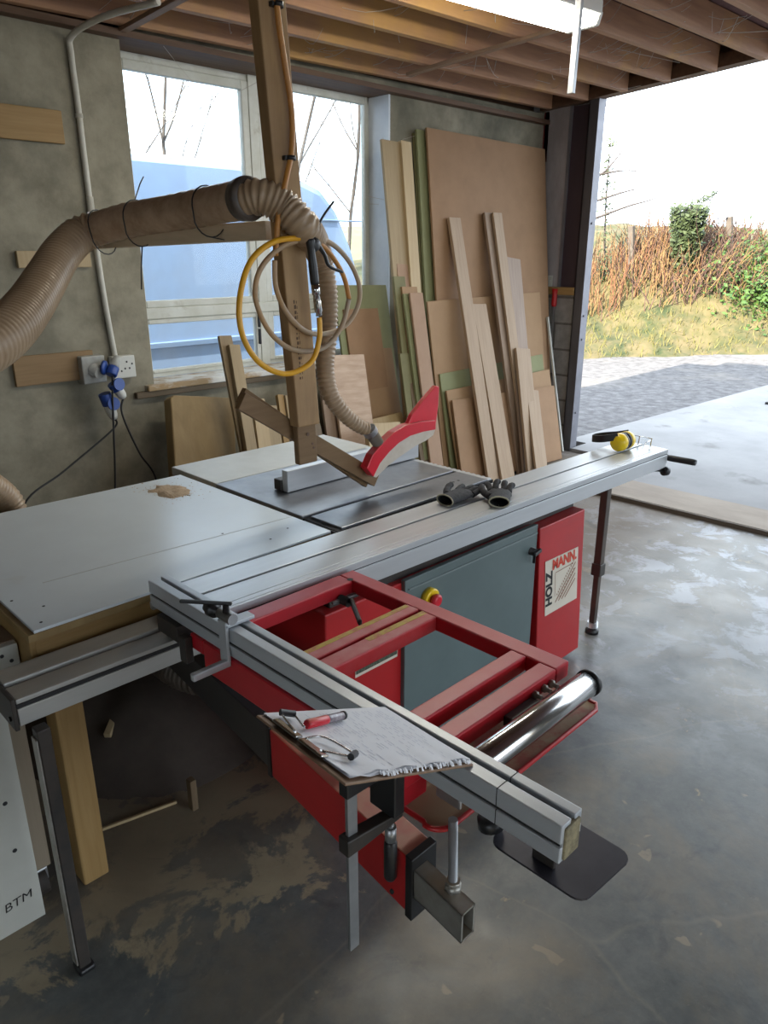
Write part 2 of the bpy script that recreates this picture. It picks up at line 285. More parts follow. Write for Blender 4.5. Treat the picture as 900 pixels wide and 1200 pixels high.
class MB:
    def __init__(s): s.bm = bmesh.new(); s.mi = 0
    def quadbox(s, c, ax, ay, az, bev=0.0):
        c = Vector(c); vs = [s.bm.verts.new(c + ax * i + ay * j + az * k) for i in (-1, 1) for j in (-1, 1) for k in (-1, 1)]
        fs = [(0, 1, 3, 2), (4, 6, 7, 5), (0, 4, 5, 1), (2, 3, 7, 6), (0, 2, 6, 4), (1, 5, 7, 3)]
        faces = []
        for f in fs:
            fc = s.bm.faces.new([vs[i] for i in f]); fc.material_index = s.mi; faces.append(fc)
        bmesh.ops.recalc_face_normals(s.bm, faces=faces)
        if bev > 0:
            ed = list({e for f in faces for e in f.edges})
            bmesh.ops.bevel(s.bm, geom=ed, offset=bev, segments=2, profile=0.5, affect='EDGES', clamp_overlap=True, material=-1)
        return s
    def box(s, x0, x1, y0, y1, z0, z1, bev=0.0):
        return s.quadbox(((x0 + x1) / 2, (y0 + y1) / 2, (z0 + z1) / 2), Vector((abs(x1 - x0) / 2, 0, 0)), Vector((0, abs(y1 - y0) / 2, 0)), Vector((0, 0, abs(z1 - z0) / 2)), bev)
    def bar(s, p0, p1, w, h, up=None, bev=0.0):
        p0, p1 = Vector(p0), Vector(p1); d, sd, u = frame(p1 - p0, up)
        return s.quadbox((p0 + p1) / 2, (p1 - p0) / 2, sd * w / 2, u * h / 2, bev)
    def tube(s, pts, r, n=10, cap=True, closed=False):
        P = [Vector(p) for p in pts]; m = len(P); R = r if isinstance(r, (list, tuple)) else [r] * m
        T = []
        for i in range(m):
            a = P[(i - 1) % m] if closed else P[max(i - 1, 0)]; b = P[(i + 1) % m] if closed else P[min(i + 1, m - 1)]
            t = b - a
            T.append(t.normalized() if t.length > 1e-9 else Vector((0, 0, 1)))
        _, sd, u = frame(T[0]); rings = []
        for i in range(m):
            if i:
                q = T[i - 1].rotation_difference(T[i]); sd = q @ sd; u = q @ u
            rings.append([s.bm.verts.new(P[i] + (sd * math.cos(2 * PI * k / n) + u * math.sin(2 * PI * k / n)) * R[i]) for k in range(n)])
        for i in range(m if closed else m - 1):
            A, B = rings[i], rings[(i + 1) % m]
            for k in range(n):
                f = s.bm.faces.new((A[k], A[(k + 1) % n], B[(k + 1) % n], B[k])); f.smooth = True; f.material_index = s.mi
        if cap and not closed:
            for ring in (rings[0], rings[-1]):
                try:
                    f = s.bm.faces.new(ring); f.material_index = s.mi
                except ValueError: pass
        return s
    def cyl(s, p0, p1, r, r2=None, n=20):
        return s.tube([p0, p1], [r, r if r2 is None else r2], n)
    def ribbed(s, pts, r, pitch=0.012, amp=0.10, n=18, r_end=None, keys=None):
        path = resample(spline(pts, 16), pitch / 4); m = len(path); R = []
        for i in range(m):
            t = i / (m - 1); rr = r + ((r_end - r) * t if r_end is not None else 0)
            if keys:
                for (ta, ra), (tb, rb) in zip(keys, keys[1:]):
                    if ta <= t <= tb: rr = ra + (rb - ra) * (t - ta) / (tb - ta)
            R.append(rr * (1 + amp * (0.5 + 0.5 * math.cos(2 * PI * i / 4)) - amp * 0.5))
        return s.tube(path, R, n)
    def prism(s, poly, off, bev=0.0):       # poly: list of 3-D points in a plane, extruded by vector off
        off = Vector(off); A = [s.bm.verts.new(Vector(p)) for p in poly]; B = [s.bm.verts.new(Vector(p) + off) for p in poly]
        n = len(poly); fs = [s.bm.faces.new(A[::-1]), s.bm.faces.new(B)]
        for i in range(n): fs.append(s.bm.faces.new((A[i], A[(i + 1) % n], B[(i + 1) % n], B[i])))
        for f in fs: f.material_index = s.mi
        bmesh.ops.recalc_face_normals(s.bm, faces=fs)
        if bev > 0:
            bmesh.ops.bevel(s.bm, geom=list({e for f in fs for e in f.edges}), offset=bev, segments=2, profile=0.5, affect='EDGES', clamp_overlap=True, material=-1)
        return s
    def lathe(s, prof, p0, d, n=20):        # prof: (radius, distance along d)
        p0 = Vector(p0); d, sd, u = frame(d); rings = []
        for r, h in prof: rings.append([s.bm.verts.new(p0 + d * h + (sd * math.cos(2 * PI * k / n) + u * math.sin(2 * PI * k / n)) * max(r, 1e-4)) for k in range(n)])
        fs = []
        for A, B in zip(rings, rings[1:]):
            for k in range(n):
                f = s.bm.faces.new((A[k], A[(k + 1) % n], B[(k + 1) % n], B[k])); f.smooth = True; f.material_index = s.mi; fs.append(f)
        for ring in (rings[0], rings[-1]):
            f = s.bm.faces.new(ring); f.material_index = s.mi; fs.append(f)
        bmesh.ops.recalc_face_normals(s.bm, faces=fs)
        return s
    def ball(s, c, r, sc=(1, 1, 1), rot=None):
        M = Matrix.Translation(Vector(c)) @ (rot.to_matrix().to_4x4() if rot else Matrix.Identity(4)) @ Matrix.Diagonal((sc[0], sc[1], sc[2], 1))
        g = bmesh.ops.create_uvsphere(s.bm, u_segments=18, v_segments=12, radius=r, matrix=M)
        for v in g['verts']:
            for f in v.link_faces: f.smooth = True; f.material_index = s.mi
        return s
    def face(s, pts):
        f = s.bm.faces.new([s.bm.verts.new(Vector(p)) for p in pts]); f.material_index = s.mi; return s
    def rot(s, ang, c, axis='Z'):
        c = Vector(c); bmesh.ops.rotate(s.bm, cent=c, matrix=Matrix.Rotation(ang, 3, axis), verts=s.bm.verts[:]); return s
    def build(s, name, m, parent=None, origin=None, fixn=False):
        if fixn: bmesh.ops.recalc_face_normals(s.bm, faces=s.bm.faces[:])
        o0 = Vector(ROOT[parent]) if parent is not None else (Vector(origin) if origin else Vector((0, 0, 0)))
        bmesh.ops.translate(s.bm, vec=-o0, verts=s.bm.verts[:])
        me = bpy.data.meshes.new(name); s.bm.to_mesh(me); s.bm.free()
        for mm in (m if isinstance(m, (list, tuple)) else [m]): me.materials.append(mm)
        o = bpy.data.objects.new(name, me); COL.objects.link(o)
        if parent is not None: o.parent = parent
        else: o.location = o0
        ROOT[o] = o0
        return o
ROOT = {}
def tag(o, label, cat, group=None, kind=None):
    o['label'] = label; o['category'] = cat
    if group: o['group'] = group
    if kind: o['kind'] = kind
    return o
def thing(name, label, cat, loc, group=None):
    o = bpy.data.objects.new(name, None); o.empty_display_size = 0.1; COL.objects.link(o); o.location = loc; ROOT[o] = Vector(loc)
    return tag(o, label, cat, group)
def struct(name, mb, m, parent=None, origin=None):
    o = mb.build(name, m, parent, origin)
    if parent is None: o['kind'] = 'structure'
    return o
def text_into(mb, body, origin, ux, uy, size, off=0.0, wscale=1.0, bold=0.0, align='LEFT'):
    cu = bpy.data.curves.new('lettering', 'FONT'); cu.body = body; cu.size = size; cu.offset = bold; cu.align_x = align
    ob = bpy.data.objects.new('lettering', cu); COL.objects.link(ob); bpy.context.view_layer.update()
    me = bpy.data.meshes.new_from_object(ob.evaluated_get(bpy.context.evaluated_depsgraph_get()))
    ux, uy = Vector(ux).normalized(), Vector(uy).normalized(); nz = ux.cross(uy); o = Vector(origin)
    vs = [mb.bm.verts.new(o + ux * v.co.x * wscale + uy * v.co.y + nz * off) for v in me.vertices]
    for p in me.polygons:
        try:
            f = mb.bm.faces.new([vs[i] for i in p.vertices]); f.material_index = mb.mi
        except ValueError: pass
    bpy.data.objects.remove(ob); bpy.data.curves.remove(cu); bpy.data.meshes.remove(me)
    return mb

# ------------------------------------------------------------------ the setting
def RZ(x, y): return 2.735 + 0.0165 * x + 0.06 * (4 - y)        # underside of the joists
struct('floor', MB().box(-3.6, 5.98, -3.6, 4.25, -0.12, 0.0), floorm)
mb = MB()
mb.box(-3.6, 2.11, 4.0, 4.27, -0.1, 2.76).box(4.06, 6.1, 4.0, 4.27, -0.1, 2.82).box(2.11, 4.06, 4.0, 4.27, -0.1, 0.97).box(2.11, 4.06, 4.0, 4.27, 2.76, 2.82)
struct('wall_back', mb, wallm)
struct('wall_left', MB().box(-3.85, -3.6, -3.85, -3.2, -0.1, 3.4).box(-3.85, -3.6, -0.4, 4.27, -0.1, 3.4).box(-3.85, -3.6, -3.2, -0.4, -0.1, 0.95).box(-3.85, -3.6, -3.2, -0.4, 2.35, 3.4), wallm)    # window opening added behind the viewer to let in light from the left
struct('wall_front', MB().box(-3.6, 0.6, -3.85, -3.6, -0.1, 3.4).box(4.6, 6.1, -3.85, -3.6, -0.1, 3.4).box(0.6, 4.6, -3.85, -3.6, 2.75, 3.4), wallm)   # open doorway added behind the viewer for fill light
mb = MB(); mb.box(5.9, 6.1, 3.56, 4.0, -0.1, 1.37)
mb.box(5.9, 6.1, -3.6, -1.6, -0.1, 3.4).box(5.95, 6.1, 3.535, 4.27, 2.845, 3.4)
struct('wall_right', mb, blockm)
# ceiling boarding above the joists; unseen eave overhang extended to place its shadow
def slab(x0, x1, y0, y1, lo, hi):
    mb = MB(); a = [(x, y, RZ(x, y) + lo) for x, y in ((x0, y0), (x1, y0), (x1, y1), (x0, y1))]
    mb.prism(a, (0, 0, hi - lo)); return mb
struct('ceiling', slab(-3.85, 6.2, -3.85, 4.75, 0.165, 0.24), ceilm)
mb = MB(); mb.box(-3.6, 5.9, 3.93, 4.2, 2.735, 2.765).box(-3.6, 5.9, 4.1, 4.2, 2.765, 2.98)
struct('trim_1', mb, joistd)                                     # wall plate along the window wall
mb = MB()
mb.prism([(5.84, 4.0, 2.835), (5.84, -3.6, 3.378), (5.84, -3.6, 3.45), (5.84, 4.0, 2.92)], (0.10, 0, 0))
mb.prism([(5.92, 4.0, 2.85), (5.92, -3.6, 3.40), (5.92, -3.6, 3.47), (5.92, 4.0, 3.01)], (0.10, 0, 0))
struct('trim_2', mb, joistd)                                     # lintel over the doorway
struct('trim_3', MB().box(5.875, 5.97, 3.56, 4.0, 1.37, 1.435, 0.004), pine_y)     # timber rail on the blockwork
struct('trim_4', MB().box(5.90, 6.05, 3.735, 3.985, 1.435, 2.85, 0.004), pierm)
mb = MB(); mb.box(5.892, 5.91, 3.715, 3.74, 1.435, 2.85); struct('trim_5', mb, jamb_l)
struct('trim_6', MB().box(5.90, 5.93, 3.94, 3.99, 2.45, 2.83), redox)
o = struct('door_1', MB().box(5.905, 5.95, 3.56, 3.715, 1.437, 2.845), doorleaf)
# steel channel door post
mb = MB(); mb.box(5.88, 5.892, 3.477, 3.558, 0, 2.87).box(5.88, 6.04, 3.55, 3.558, 0, 2.87)
struct('trim_7', mb, jamb_m)
mb = MB(); mb.box(5.879, 5.98, 3.470, 3.476, 0, 2.875)
for z in (0.35, 1.0, 1.20, 1.95): mb.cyl((5.92, 3.462, z), (5.92, 3.472, z), 0.009, n=8)
struct('trim_8', mb, jamb_l)

# joists: each a timber of its own
ords = ['first', 'second', 'third', 'fourth', 'fifth', 'sixth', 'seventh', 'eighth', 'ninth', 'tenth', 'eleventh', 'twelfth']
for i in range(12):
    y = 3.90 - 0.335 * i
    mb = MB(); x0, x1 = -3.58, 5.83
    w = 0.024
    pts = [(x0, y - w, RZ(x0, y)), (x1, y - w, RZ(x1, y)), (x1, y - w, RZ(x1, y) + 0.16), (x0, y - w, RZ(x0, y) + 0.16)]
    mb.prism(pts, (0, 2 * w, 0), 0.003)
    o = mb.build('ceiling_joist', joistw, origin=(1.1, y, RZ(1.1, y)))
    tag(o, 'rough sawn brown ceiling joist, %s counted out from the window wall' % ords[i], 'joist', 'ceiling joists')
for x, y0, y1, lab in ((2.10, 4.05, 2.95, 'thin pale batten under the joists above the left of the window'), (3.97, 3.75, 2.45, 'thin pale batten under the joists between window and strip light')):
    mb = MB(); mb.bar((x, y0, RZ(x, y0) - 0.011), (x + 0.02, y1, RZ(x, y1) - 0.011), 0.045, 0.02, bev=0.002)
    tag(mb.build('ceiling_batten', wood('batten_timber_%d' % int(x), (0.34, 0.21, 0.13), (0.44, 0.29, 0.19), GY), origin=(x, y0, RZ(x, y0))), lab, 'batten', 'battens under the joists')

# window
win = MB(); win.box(2.06, 2.165, 4.2, 4.26, 1.0, 2.76, 0.004).box(2.06, 4.06, 4.2, 4.26, 2.70, 2.76, 0.004).box(4.03, 4.06, 4.2, 4.26, 1.0, 2.76, 0.003).box(2.06, 4.06, 4.2, 4.26, 1.0, 1.025, 0.003)
win.box(3.02, 3.085, 4.185, 4.26, 1.0, 2.76, 0.004)
w1 = win.build('window_1', upvc, origin=(3.0, 4.23, 1.0)); w1['kind'] = 'structure'
def sash(x0, x1, z0, z1, fl=0.05, fr=0.05, fb=0.04, ft=0.05):
    m = MB(); y0, y1 = 4.19, 4.235
    m.box(x0, x0 + fl, y0, y1, z0, z1, 0.006).box(x1 - fr, x1, y0, y1, z0, z1, 0.006).box(x0 + fl, x1 - fr, y0, y1, z1 - ft, z1, 0.006).box(x0 + fl, x1 - fr, y0, y1, z0, z0 + fb, 0.006)
    m.build('sash_frame', upvc, w1)
    MB().box(x0 + fl - 0.004, x1 - fr + 0.004, 4.21, 4.216, z0 + fb - 0.004, z1 - ft + 0.004).build('pane', glassm, w1)
sash(2.165, 3.02, 1.41, 2.70); sash(3.085, 4.03, 1.41, 2.74, 0.05, 0.03)
sash(2.165, 3.02, 1.025, 1.345, 0.05, 0.03, 0.02, 0.03); sash(3.085, 4.03, 1.025, 1.345, 0.05, 0.03, 0.02, 0.03)
MB().box(2.165, 4.03, 4.18, 4.25, 1.345, 1.41, 0.006).build('transom', upvc, w1)
for z in (1.30, 1.19): MB().box(3.0, 3.012, 4.17, 4.19, z - 0.05, z + 0.05, 0.003).build('window_stay', blackp, w1)
MB().box(2.05, 4.06, 3.955, 4.2, 0.965, 1.0, 0.006).build('window_sill', sillm, w1)
struct('trim_11', MB().box(4.045, 4.062, 4.0, 4.2, 1.0, 2.76), revealm)  # pale liner, daylight on the right window reveal put into its colour
struct('trim_9', MB().box(1.98, 4.06, 3.965, 4.0, 0.93, 0.965, 0.004), wood('stained_sill_batten', (0.13, 0.09, 0.05), (0.22, 0.16, 0.09), GX))

# ------------------------------------------------------------------ outside
def grid(x0, x1, y0, y1, nx, ny, fz):
    m = MB(); vs = [[m.bm.verts.new((x0 + (x1 - x0) * i / nx, y0 + (y1 - y0) * j / ny, 0)) for j in range(ny + 1)] for i in range(nx + 1)]
    for i in range(nx + 1):
        for j in range(ny + 1): vs[i][j].co.z = fz(vs[i][j].co.x, vs[i][j].co.y)
    for i in range(nx):
        for j in range(ny):
            f = m.bm.faces.new((vs[i][j], vs[i + 1][j], vs[i + 1][j + 1], vs[i][j + 1])); f.smooth = True
    return m
struct('gravel_yard', grid(-25, 45, -30, 45, 2, 2, lambda x, y: -0.025), gravelm)
mb = MB(); mb.prism([(5.32, -4, -0.05), (11.0, -4, -0.05), (10.9, 3.42, -0.05), (6.15, 3.66, -0.05), (6.15, 3.46, -0.05), (5.872, 3.46, -0.05), (5.872, 3.25, -0.05), (5.32, 3.25, -0.05)], (0, 0, 0.082))
struct('concrete_apron', mb, concm)
struct('threshold_strip', MB().box(4.90, 5.325, -3.5, 3.25, -0.03, 0.034, 0.004), tanstrip)
struct('trim_10', MB().box(4.885, 4.90, -3.5, 3.25, 0.0, 0.030), wood('dark_threshold_edge', (0.09, 0.065, 0.045), (0.15, 0.11, 0.075), GY))
from mathutils import noise as mnoise
NX, NY = 0.5708, 0.8211
def nd(x, y): return NX * x + NY * y
def bank(x, y):
    d = nd(x, y) - 12.2; e = 0.82 * x - 0.57 * y           # e grows to the right
    if d < 0: return -0.06
    h = 0.30 * min(d, 1) + 0.32 * max(0, min(d - 1, 2.2)) + 0.10 * max(0, d - 3.2)
    right = max(0.0, min(1.0, (e - 6.6) / 2.2)) * max(0, min(1, (d - 0.5) / 2.2))
    h += 0.95 * right
    return h - 0.05 + 0.10 * mnoise.noise(Vector((x * 0.9, y * 0.9, 0))) + 0.05 * mnoise.noise(Vector((x * 3, y * 3, 4)))
mb = MB(); nI, nJ = 120, 60
vs = [[None] * (nJ + 1) for _ in range(nI + 1)]
for i in range(nI + 1):
    for j in range(nJ + 1):
        e = -12 + 26 * i / nI; d = 12.0 + 9.0 * (j / nJ) ** 1.2
        x = 0.8211 * e + NX * d; y = -0.5708 * e + NY * d
        vs[i][j] = mb.bm.verts.new((x, y, bank(x, y)))
for i in range(nI):
    for j in range(nJ):
        f = mb.bm.faces.new((vs[i][j], vs[i + 1][j], vs[i + 1][j + 1], vs[i][j + 1])); f.smooth = True
struct('verge_bank', mb, vergem)
mb = MB()
mb.prism([(0.8211 * e + NX * d, -0.5708 * e + NY * d, z) for e, d, z in ((-40, 19, 0.6), (45, 19, 0.6), (60, 60, 3.6), (-60, 60, 3.6))], (0, 0, -0.2))
struct('far_field', mb, fieldm)
def EP(e, d, dz=0.0):
    x = 0.8211 * e + NX * d; y = -0.5708 * e + NY * d; return Vector((x, y, bank(x, y) + dz))
def pe(p): return 0.8211 * p[0] - 0.5708 * p[1]
rnd = random.Random(11)
def blade(mb, p, h, lean, r):
    a = rnd.uniform(0, 2 * PI); s = Vector((math.cos(a), math.sin(a), 0)) * r
    t = p + Vector((rnd.gauss(0, lean), rnd.gauss(0, lean), h))
    f = mb.bm.faces.new([mb.bm.verts.new(p - s), mb.bm.verts.new(p + s), mb.bm.verts.new(t)]); f.material_index = mb.mi
def stem(mb, p, h, bend, r):
    d = Vector((rnd.gauss(0, bend), rnd.gauss(0, bend), 1)); q = p.copy(); pts = [q.copy()]
    for k in range(4):
        q = q + d.normalized() * h / 4; d += Vector((rnd.gauss(0, bend * 0.6), rnd.gauss(0, bend * 0.6), -0.10 * k)); pts.append(q.copy())
    mb.tube(pts, [r, r * 0.85, r * 0.7, r * 0.5, r * 0.2], 4, cap=False)
mb = MB()
for k in range(9000):
    e = rnd.uniform(-6, 10); d = 12.25 + 3.0 * rnd.random() ** 0.8
    blade(mb, EP(e, d, -0.02), rnd.uniform(0.04, 0.20), 0.05, 0.012)
tag(mb.build('verge_grass', grassm), 'sunlit yellow green grass on the bank beyond the yard', 'grass', kind='stuff')
eL, eM, eR = pe((13.914, 8.109, 1.171)), pe((15.444, 7.045, 1.159)), pe((16.878, 6.049, 1.148))
mb = MB()
for k in range(1150):
    e = rnd.uniform(eL - 4, eM + 0.3); mb.mi = 0 if rnd.random() < 0.55 else 1
    stem(mb, EP(e, rnd.uniform(14.0, 16.0)), rnd.uniform(0.3, 0.95) * (1.5 if rnd.random() < 0.07 else 1), 0.18, 0.010)
tag(mb.build('reed_thicket', [straw, orange_stem]), 'thicket of straw and russet stems left of the ivy stump', 'reeds', kind='stuff')
mb = MB()
for k in range(900):
    e = rnd.gauss((eM + eR) / 2 - 0.25, 0.85); mb.mi = 0 if rnd.random() < 0.7 else 1
    stem(mb, EP(e, rnd.uniform(13.7, 15.6)), rnd.uniform(0.35, 0.95) * (1.6 if rnd.random() < 0.06 else 1), 0.45, 0.011)
tag(mb.build('bramble_thicket', [bramble, straw]), 'tangle of brown bramble stems right of the ivy stump', 'brambles', kind='stuff')
def leaves(mb, n, fpos, size):
    for k in range(n):
        p = fpos(); a = Vector((rnd.gauss(0, 1), rnd.gauss(0, 1), rnd.gauss(0, 1))).normalized(); b = a.orthogonal().normalized(); s = size * rnd.uniform(0.6, 1.3)
        f = mb.bm.faces.new([mb.bm.verts.new(p + a * s), mb.bm.verts.new(p + b * s * 0.6), mb.bm.verts.new(p - a * s), mb.bm.verts.new(p - b * s * 0.6)]); f.material_index = mb.mi
# green bush on the rising bank at the right
t = Vector(EP(eR + 0.15, 14.2)); bush = thing('green_bush', 'low bright green leafy bush on the bank right of the brambles', 'bush', t)
mb = MB()
def bp():
    while True:
        x, y, z = rnd.gauss(0.15, 0.55), rnd.gauss(-0.3, 0.45), abs(rnd.gauss(0, 0.30))
        if z < 0.9: break
    q = t + Vector((0.8211 * x * 1.3 + NX * y, -0.5708 * x * 1.3 + NY * y, 0)); q.z = bank(q.x, q.y) + z * 0.9; return q
leaves(mb, 6500, bp, 0.05); mb.build('foliage', leafg, bush)
mb = MB()
for k in range(40): stem(mb, EP(eR + 0.15 + rnd.gauss(0, 0.3), 14.2 + rnd.gauss(0, 0.2), -0.03), rnd.uniform(0.3, 0.8), 0.3, 0.01)
mb.build('stem', bramble, bush)
# ivy clad stump and fence posts
b0 = Vector((15.317, 6.829, 0.920)); b0.z = bank(b0.x, b0.y) - 0.05; tp = Vector((15.288, 6.849, 2.554))
iv = thing('ivy_stump', 'tall stump clad in dark ivy standing among the brambles', 'tree', b0)
mb = MB(); mb.tube(spline([b0, b0.lerp(tp, 0.5) + Vector((0.03, 0, 0)), tp], 5), [0.16 - 0.005 * k for k in range(11)], 10); mb.build('trunk', bark, iv)
mb = MB()
def ip():
    s = min(1, rnd.random() ** 0.6); r = (0.10 + 0.20 * s) * math.sqrt(rnd.random()) + 0.08; a = rnd.uniform(0, 2 * PI)
    return b0.lerp(tp, s) + Vector((math.cos(a) * r, math.sin(a) * r, rnd.gauss(0, 0.05)))
leaves(mb, 2600, ip, 0.05)
def ip2():
    s = rnd.random(); return tp + Vector((0.35 * s + rnd.gauss(0, .05), -0.35 * s + rnd.gauss(0, .05), 0.28 * s + rnd.gauss(0, .05)))
leaves(mb, 160, ip2, 0.035); mb.build('ivy', leafd, iv)
for i, (a, b, lab) in enumerate((((16.643, 6.455, 1.315), (16.523, 6.539, 2.411), 'weathered square fence post right of the ivy stump'), ((15.058, 7.801, 0.980), (14.969, 7.863, 2.227), 'weathered fence post standing left of the ivy stump'))):
    a, b = Vector(a), Vector(b); a.z = bank(a.x, a.y) - 0.05
    tag(MB().bar(a, b, 0.11, 0.11, up=(1, 0, 0), bev=0.012).build('fence_post', fpost, origin=a), lab, 'fence post', 'fence posts on the bank')
# bare tree whose branches reach past the door post
t0 = Vector((13.703, 8.621, 0.661)); t0.z = bank(t0.x, t0.y) - 0.05
tr = thing('bare_tree', 'bare leafless tree behind the door post, its twigs reaching into the sky', 'tree', t0)
top = Vector((13.572, 8.712, 5.233)); mid = Vector((13.703, 8.621, 2.608))
mb = MB(); mb.tube(spline([t0, mid, top], 6), [0.10 - 0.006 * k for k in range(13)], 8); mb.build('trunk', bark, tr)
for pl in ([(664,262),(700,255),(735,242),(760,235),(779,228)], [(664,240),(700,234),(735,225),(760,219)], [(664,215),(700,206),(720,200),(755,201)], [(664,200),(700,206),(712,193),(728,180)], [(666,160),(698,148),(712,132),(725,118)], [(664,225),(700,205),(714,192),(742,158)]):
    pass
for k, pl in enumerate(([(13.734, 8.599, 2.168), (14.252, 8.239, 2.378), (14.758, 7.888, 2.589), (15.124, 7.633, 2.704), (15.401, 7.441, 2.818)], [(13.710, 8.616, 2.514), (14.226, 8.257, 2.692), (14.731, 7.906, 2.871), (14.981, 7.733, 2.922)],
        [(13.712, 8.614, 2.886), (14.218, 8.263, 3.140), (14.485, 8.078, 3.450), (14.764, 7.884, 3.907)], [(13.670, 8.644, 3.068), (14.188, 8.284, 3.154), (14.622, 7.982, 3.240), (15.041, 7.691, 3.217)])):
    P = spline(pl, 5); mb = MB(); mb.tube(P, [0.032 - 0.026 * i / (len(P) - 1) for i in range(len(P))], 5)
    for i in range(3, len(P), 2):
        d = Vector((rnd.gauss(0, .15), rnd.gauss(0, .15), rnd.uniform(0.05, 0.3))); mb.tube([P[i], P[i] + d], [0.006, 0.002], 4)
    mb.build('branch', bark, tr)
s0 = Vector((14.662, 8.198, 0.894)); s0.z = bank(s0.x, s0.y)
sp = thing('ivy_sapling', 'slender ivy twined sapling close beside the door post', 'tree', s0)
P = spline([s0, (14.628, 8.222, 1.654), (14.574, 8.259, 2.628), (14.558, 8.270, 3.332), (14.562, 8.268, 3.789)], 6)
MB().tube(P, [0.03 - 0.022 * i / (len(P) - 1) for i in range(len(P))], 6).build('trunk', bark, sp)
mb = MB(); leaves(mb, 420, lambda: P[min(len(P) - 1, int(rnd.random() ** 1.3 * len(P)))] + Vector((rnd.gauss(0, .06), rnd.gauss(0, .06), rnd.gauss(0, .06))), 0.04); mb.build('ivy', leafd, sp)
# van parked outside the window
van = thing('parked_van', 'pale blue white panel van parked close outside the window', 'van', (2.3, 6.5, -0.02))
prof = [(-0.9, 0.32), (-0.95, 1.2), (-0.85, 2.15), (-0.6, 2.36), (1.5, 2.44), (3.9, 2.43), (4.45, 2.38), (4.80, 2.27), (5.0, 2.08), (5.18, 1.75), (5.32, 1.36), (5.85, 1.12), (6.0, 0.75), (6.0, 0.32)]
m = MB(); m.prism([(x, 5.6, z) for x, z in prof], (0, 1.95, 0), 0.07); m.build('body', vanp, van)
MB().box(-0.8, 5.6, 5.583, 5.612, 0.985, 1.035, 0.008).build('moulding', vand, van)
MB().box(-0.8, 5.3, 5.59, 5.612, 1.995, 2.01, 0.004).build('roof_seam', vand, van)
m = MB(); m.prism([(5.02, 5.75, 2.07), (5.34, 5.75, 1.42), (5.34, 7.4, 1.42), (5.02, 7.4, 2.07)], (0.02, 0, 0.01)); m.build('windscreen', vang, van)
for x in (0.1, 4.95):
    for y in (5.56, 7.33):
        w = MB().cyl((x, y, 0.32), (x, y + 0.22, 0.32), 0.33, n=24); w.build('wheel', tyre, van)
# bare trees beyond the van
def bare_tree(x, y, h, seed, lab):
    r = random.Random(seed); t = thing('bare_tree', lab, 'tree', (x, y, -0.03), 'bare trees outside the window')
    def grow(mb, p, d, L, rad, lev):
        pts = [p.copy()]; n = 6
        for k in range(n):
            d = (d + Vector((r.gauss(0, .08), r.gauss(0, .08), 0.03))).normalized(); p = p + d * L / n; pts.append(p.copy())
        mb.tube(pts, [rad * (1 - 0.75 * k / n) for k in range(n + 1)], 5 if lev else 7)
        if lev < 3:
            for k in range(2, n + 1):
                for q in range(2 if lev == 0 else 1):
                    a = r.uniform(0, 2 * PI); nd_ = (d + Vector((math.cos(a), math.sin(a), r.uniform(0.1, 0.6))) * 0.8).normalized()
                    grow(mb if lev else br, pts[k], nd_, L * r.uniform(0.28, 0.45), rad * 0.38, lev + 1)
    mb = MB(); br = MB(); grow(mb, Vector((x, y, -0.03)), Vector((0, 0, 1)), h, 0.055, 0)
    mb.build('trunk', bark, t); br.build('crown', bark, t)
bare_tree(6.6, 13.0, 7.0, 3, 'bare winter tree showing in the middle of the upper left pane')
bare_tree(8.2, 14.0, 7.5, 4, 'bare winter tree showing at the right of the upper left pane')
bare_tree(10.2, 13.2, 7.0, 5, 'bare winter tree showing left in the upper right pane')
bare_tree(13.0, 14.5, 8.0, 6, 'bare winter tree showing at the right edge of the upper right pane')
# trestle at the right edge, on the apron
ts = thing('trestle_stand', 'grey metal trestle stand out on the apron at the right edge', 'stand', (9.45, 2.86, 0.032))
MB().bar((9.2, 2.62, 0.80), (9.75, 2.62, 0.80), 0.06, 0.05, bev=0.004).build('top_rail', zinc, ts)
for x, y in ((9.34, 2.94), (9.34, 2.30), (9.66, 2.94), (9.66, 2.30)):
    l = MB().bar((x, y, 0.04), (x, 2.62, 0.79), 0.028, 0.028, up=(1, 0, 0), bev=0.003).build('leg', zinc, ts)
    MB().box(x - 0.03, x + 0.03, y - 0.025, y + 0.025, 0.032, 0.06, 0.006).build('foot', blackp, l)

# ------------------------------------------------------------------ panel saw
saw = thing('panel_saw', 'red and grey sliding table panel saw standing in the middle of the workshop', 'table saw', (2.0, 1.9, 0))
mb = MB(); mb.box(1.26, 2.335, 1.505, 2.30, 0.02, 0.715, 0.006)
mb.build('cabinet', redcl, saw)
MB().box(1.50, 2.30, 1.76, 2.32, 0.70, 0.822, 0.004).box(1.30, 2.66, 1.53, 1.75, 0.709, 0.765, 0.003).build('underframe', blackm, saw)  # table support, coloured black to paint the shade in the gap
door = MB().prism([(1.585, 1.488, 0.03), (2.335, 1.488, 0.03), (2.335, 1.488, 0.725), (1.585, 1.488, 0.725)], (0, 0.02, 0), 0.003).build('cabinet_door', greyp, saw)
MB().box(1.60, 2.33, 1.484, 1.49, 0.688, 0.694, 0.001).build('door_fold', mat('door_edge_light', (0.17, 0.21, 0.21), rough=0.4), door)
m = MB(); m.cyl((2.295, 1.49, 0.625), (2.295, 1.465, 0.625), 0.016).bar((2.275, 1.458, 0.622), (2.325, 1.462, 0.628), 0.012, 0.016, bev=0.003).cyl((2.295, 1.47, 0.61), (2.295, 1.47, 0.58), 0.006, n=8)
m.build('door_latch', blackp, door)
pan = MB().prism([(2.385, 1.480, 0.03), (2.725, 1.480, 0.03), (2.668, 1.480, 0.708), (2.338, 1.480, 0.708)], (0, 0.20, 0), 0.004).build('end_panel', redcl, saw)
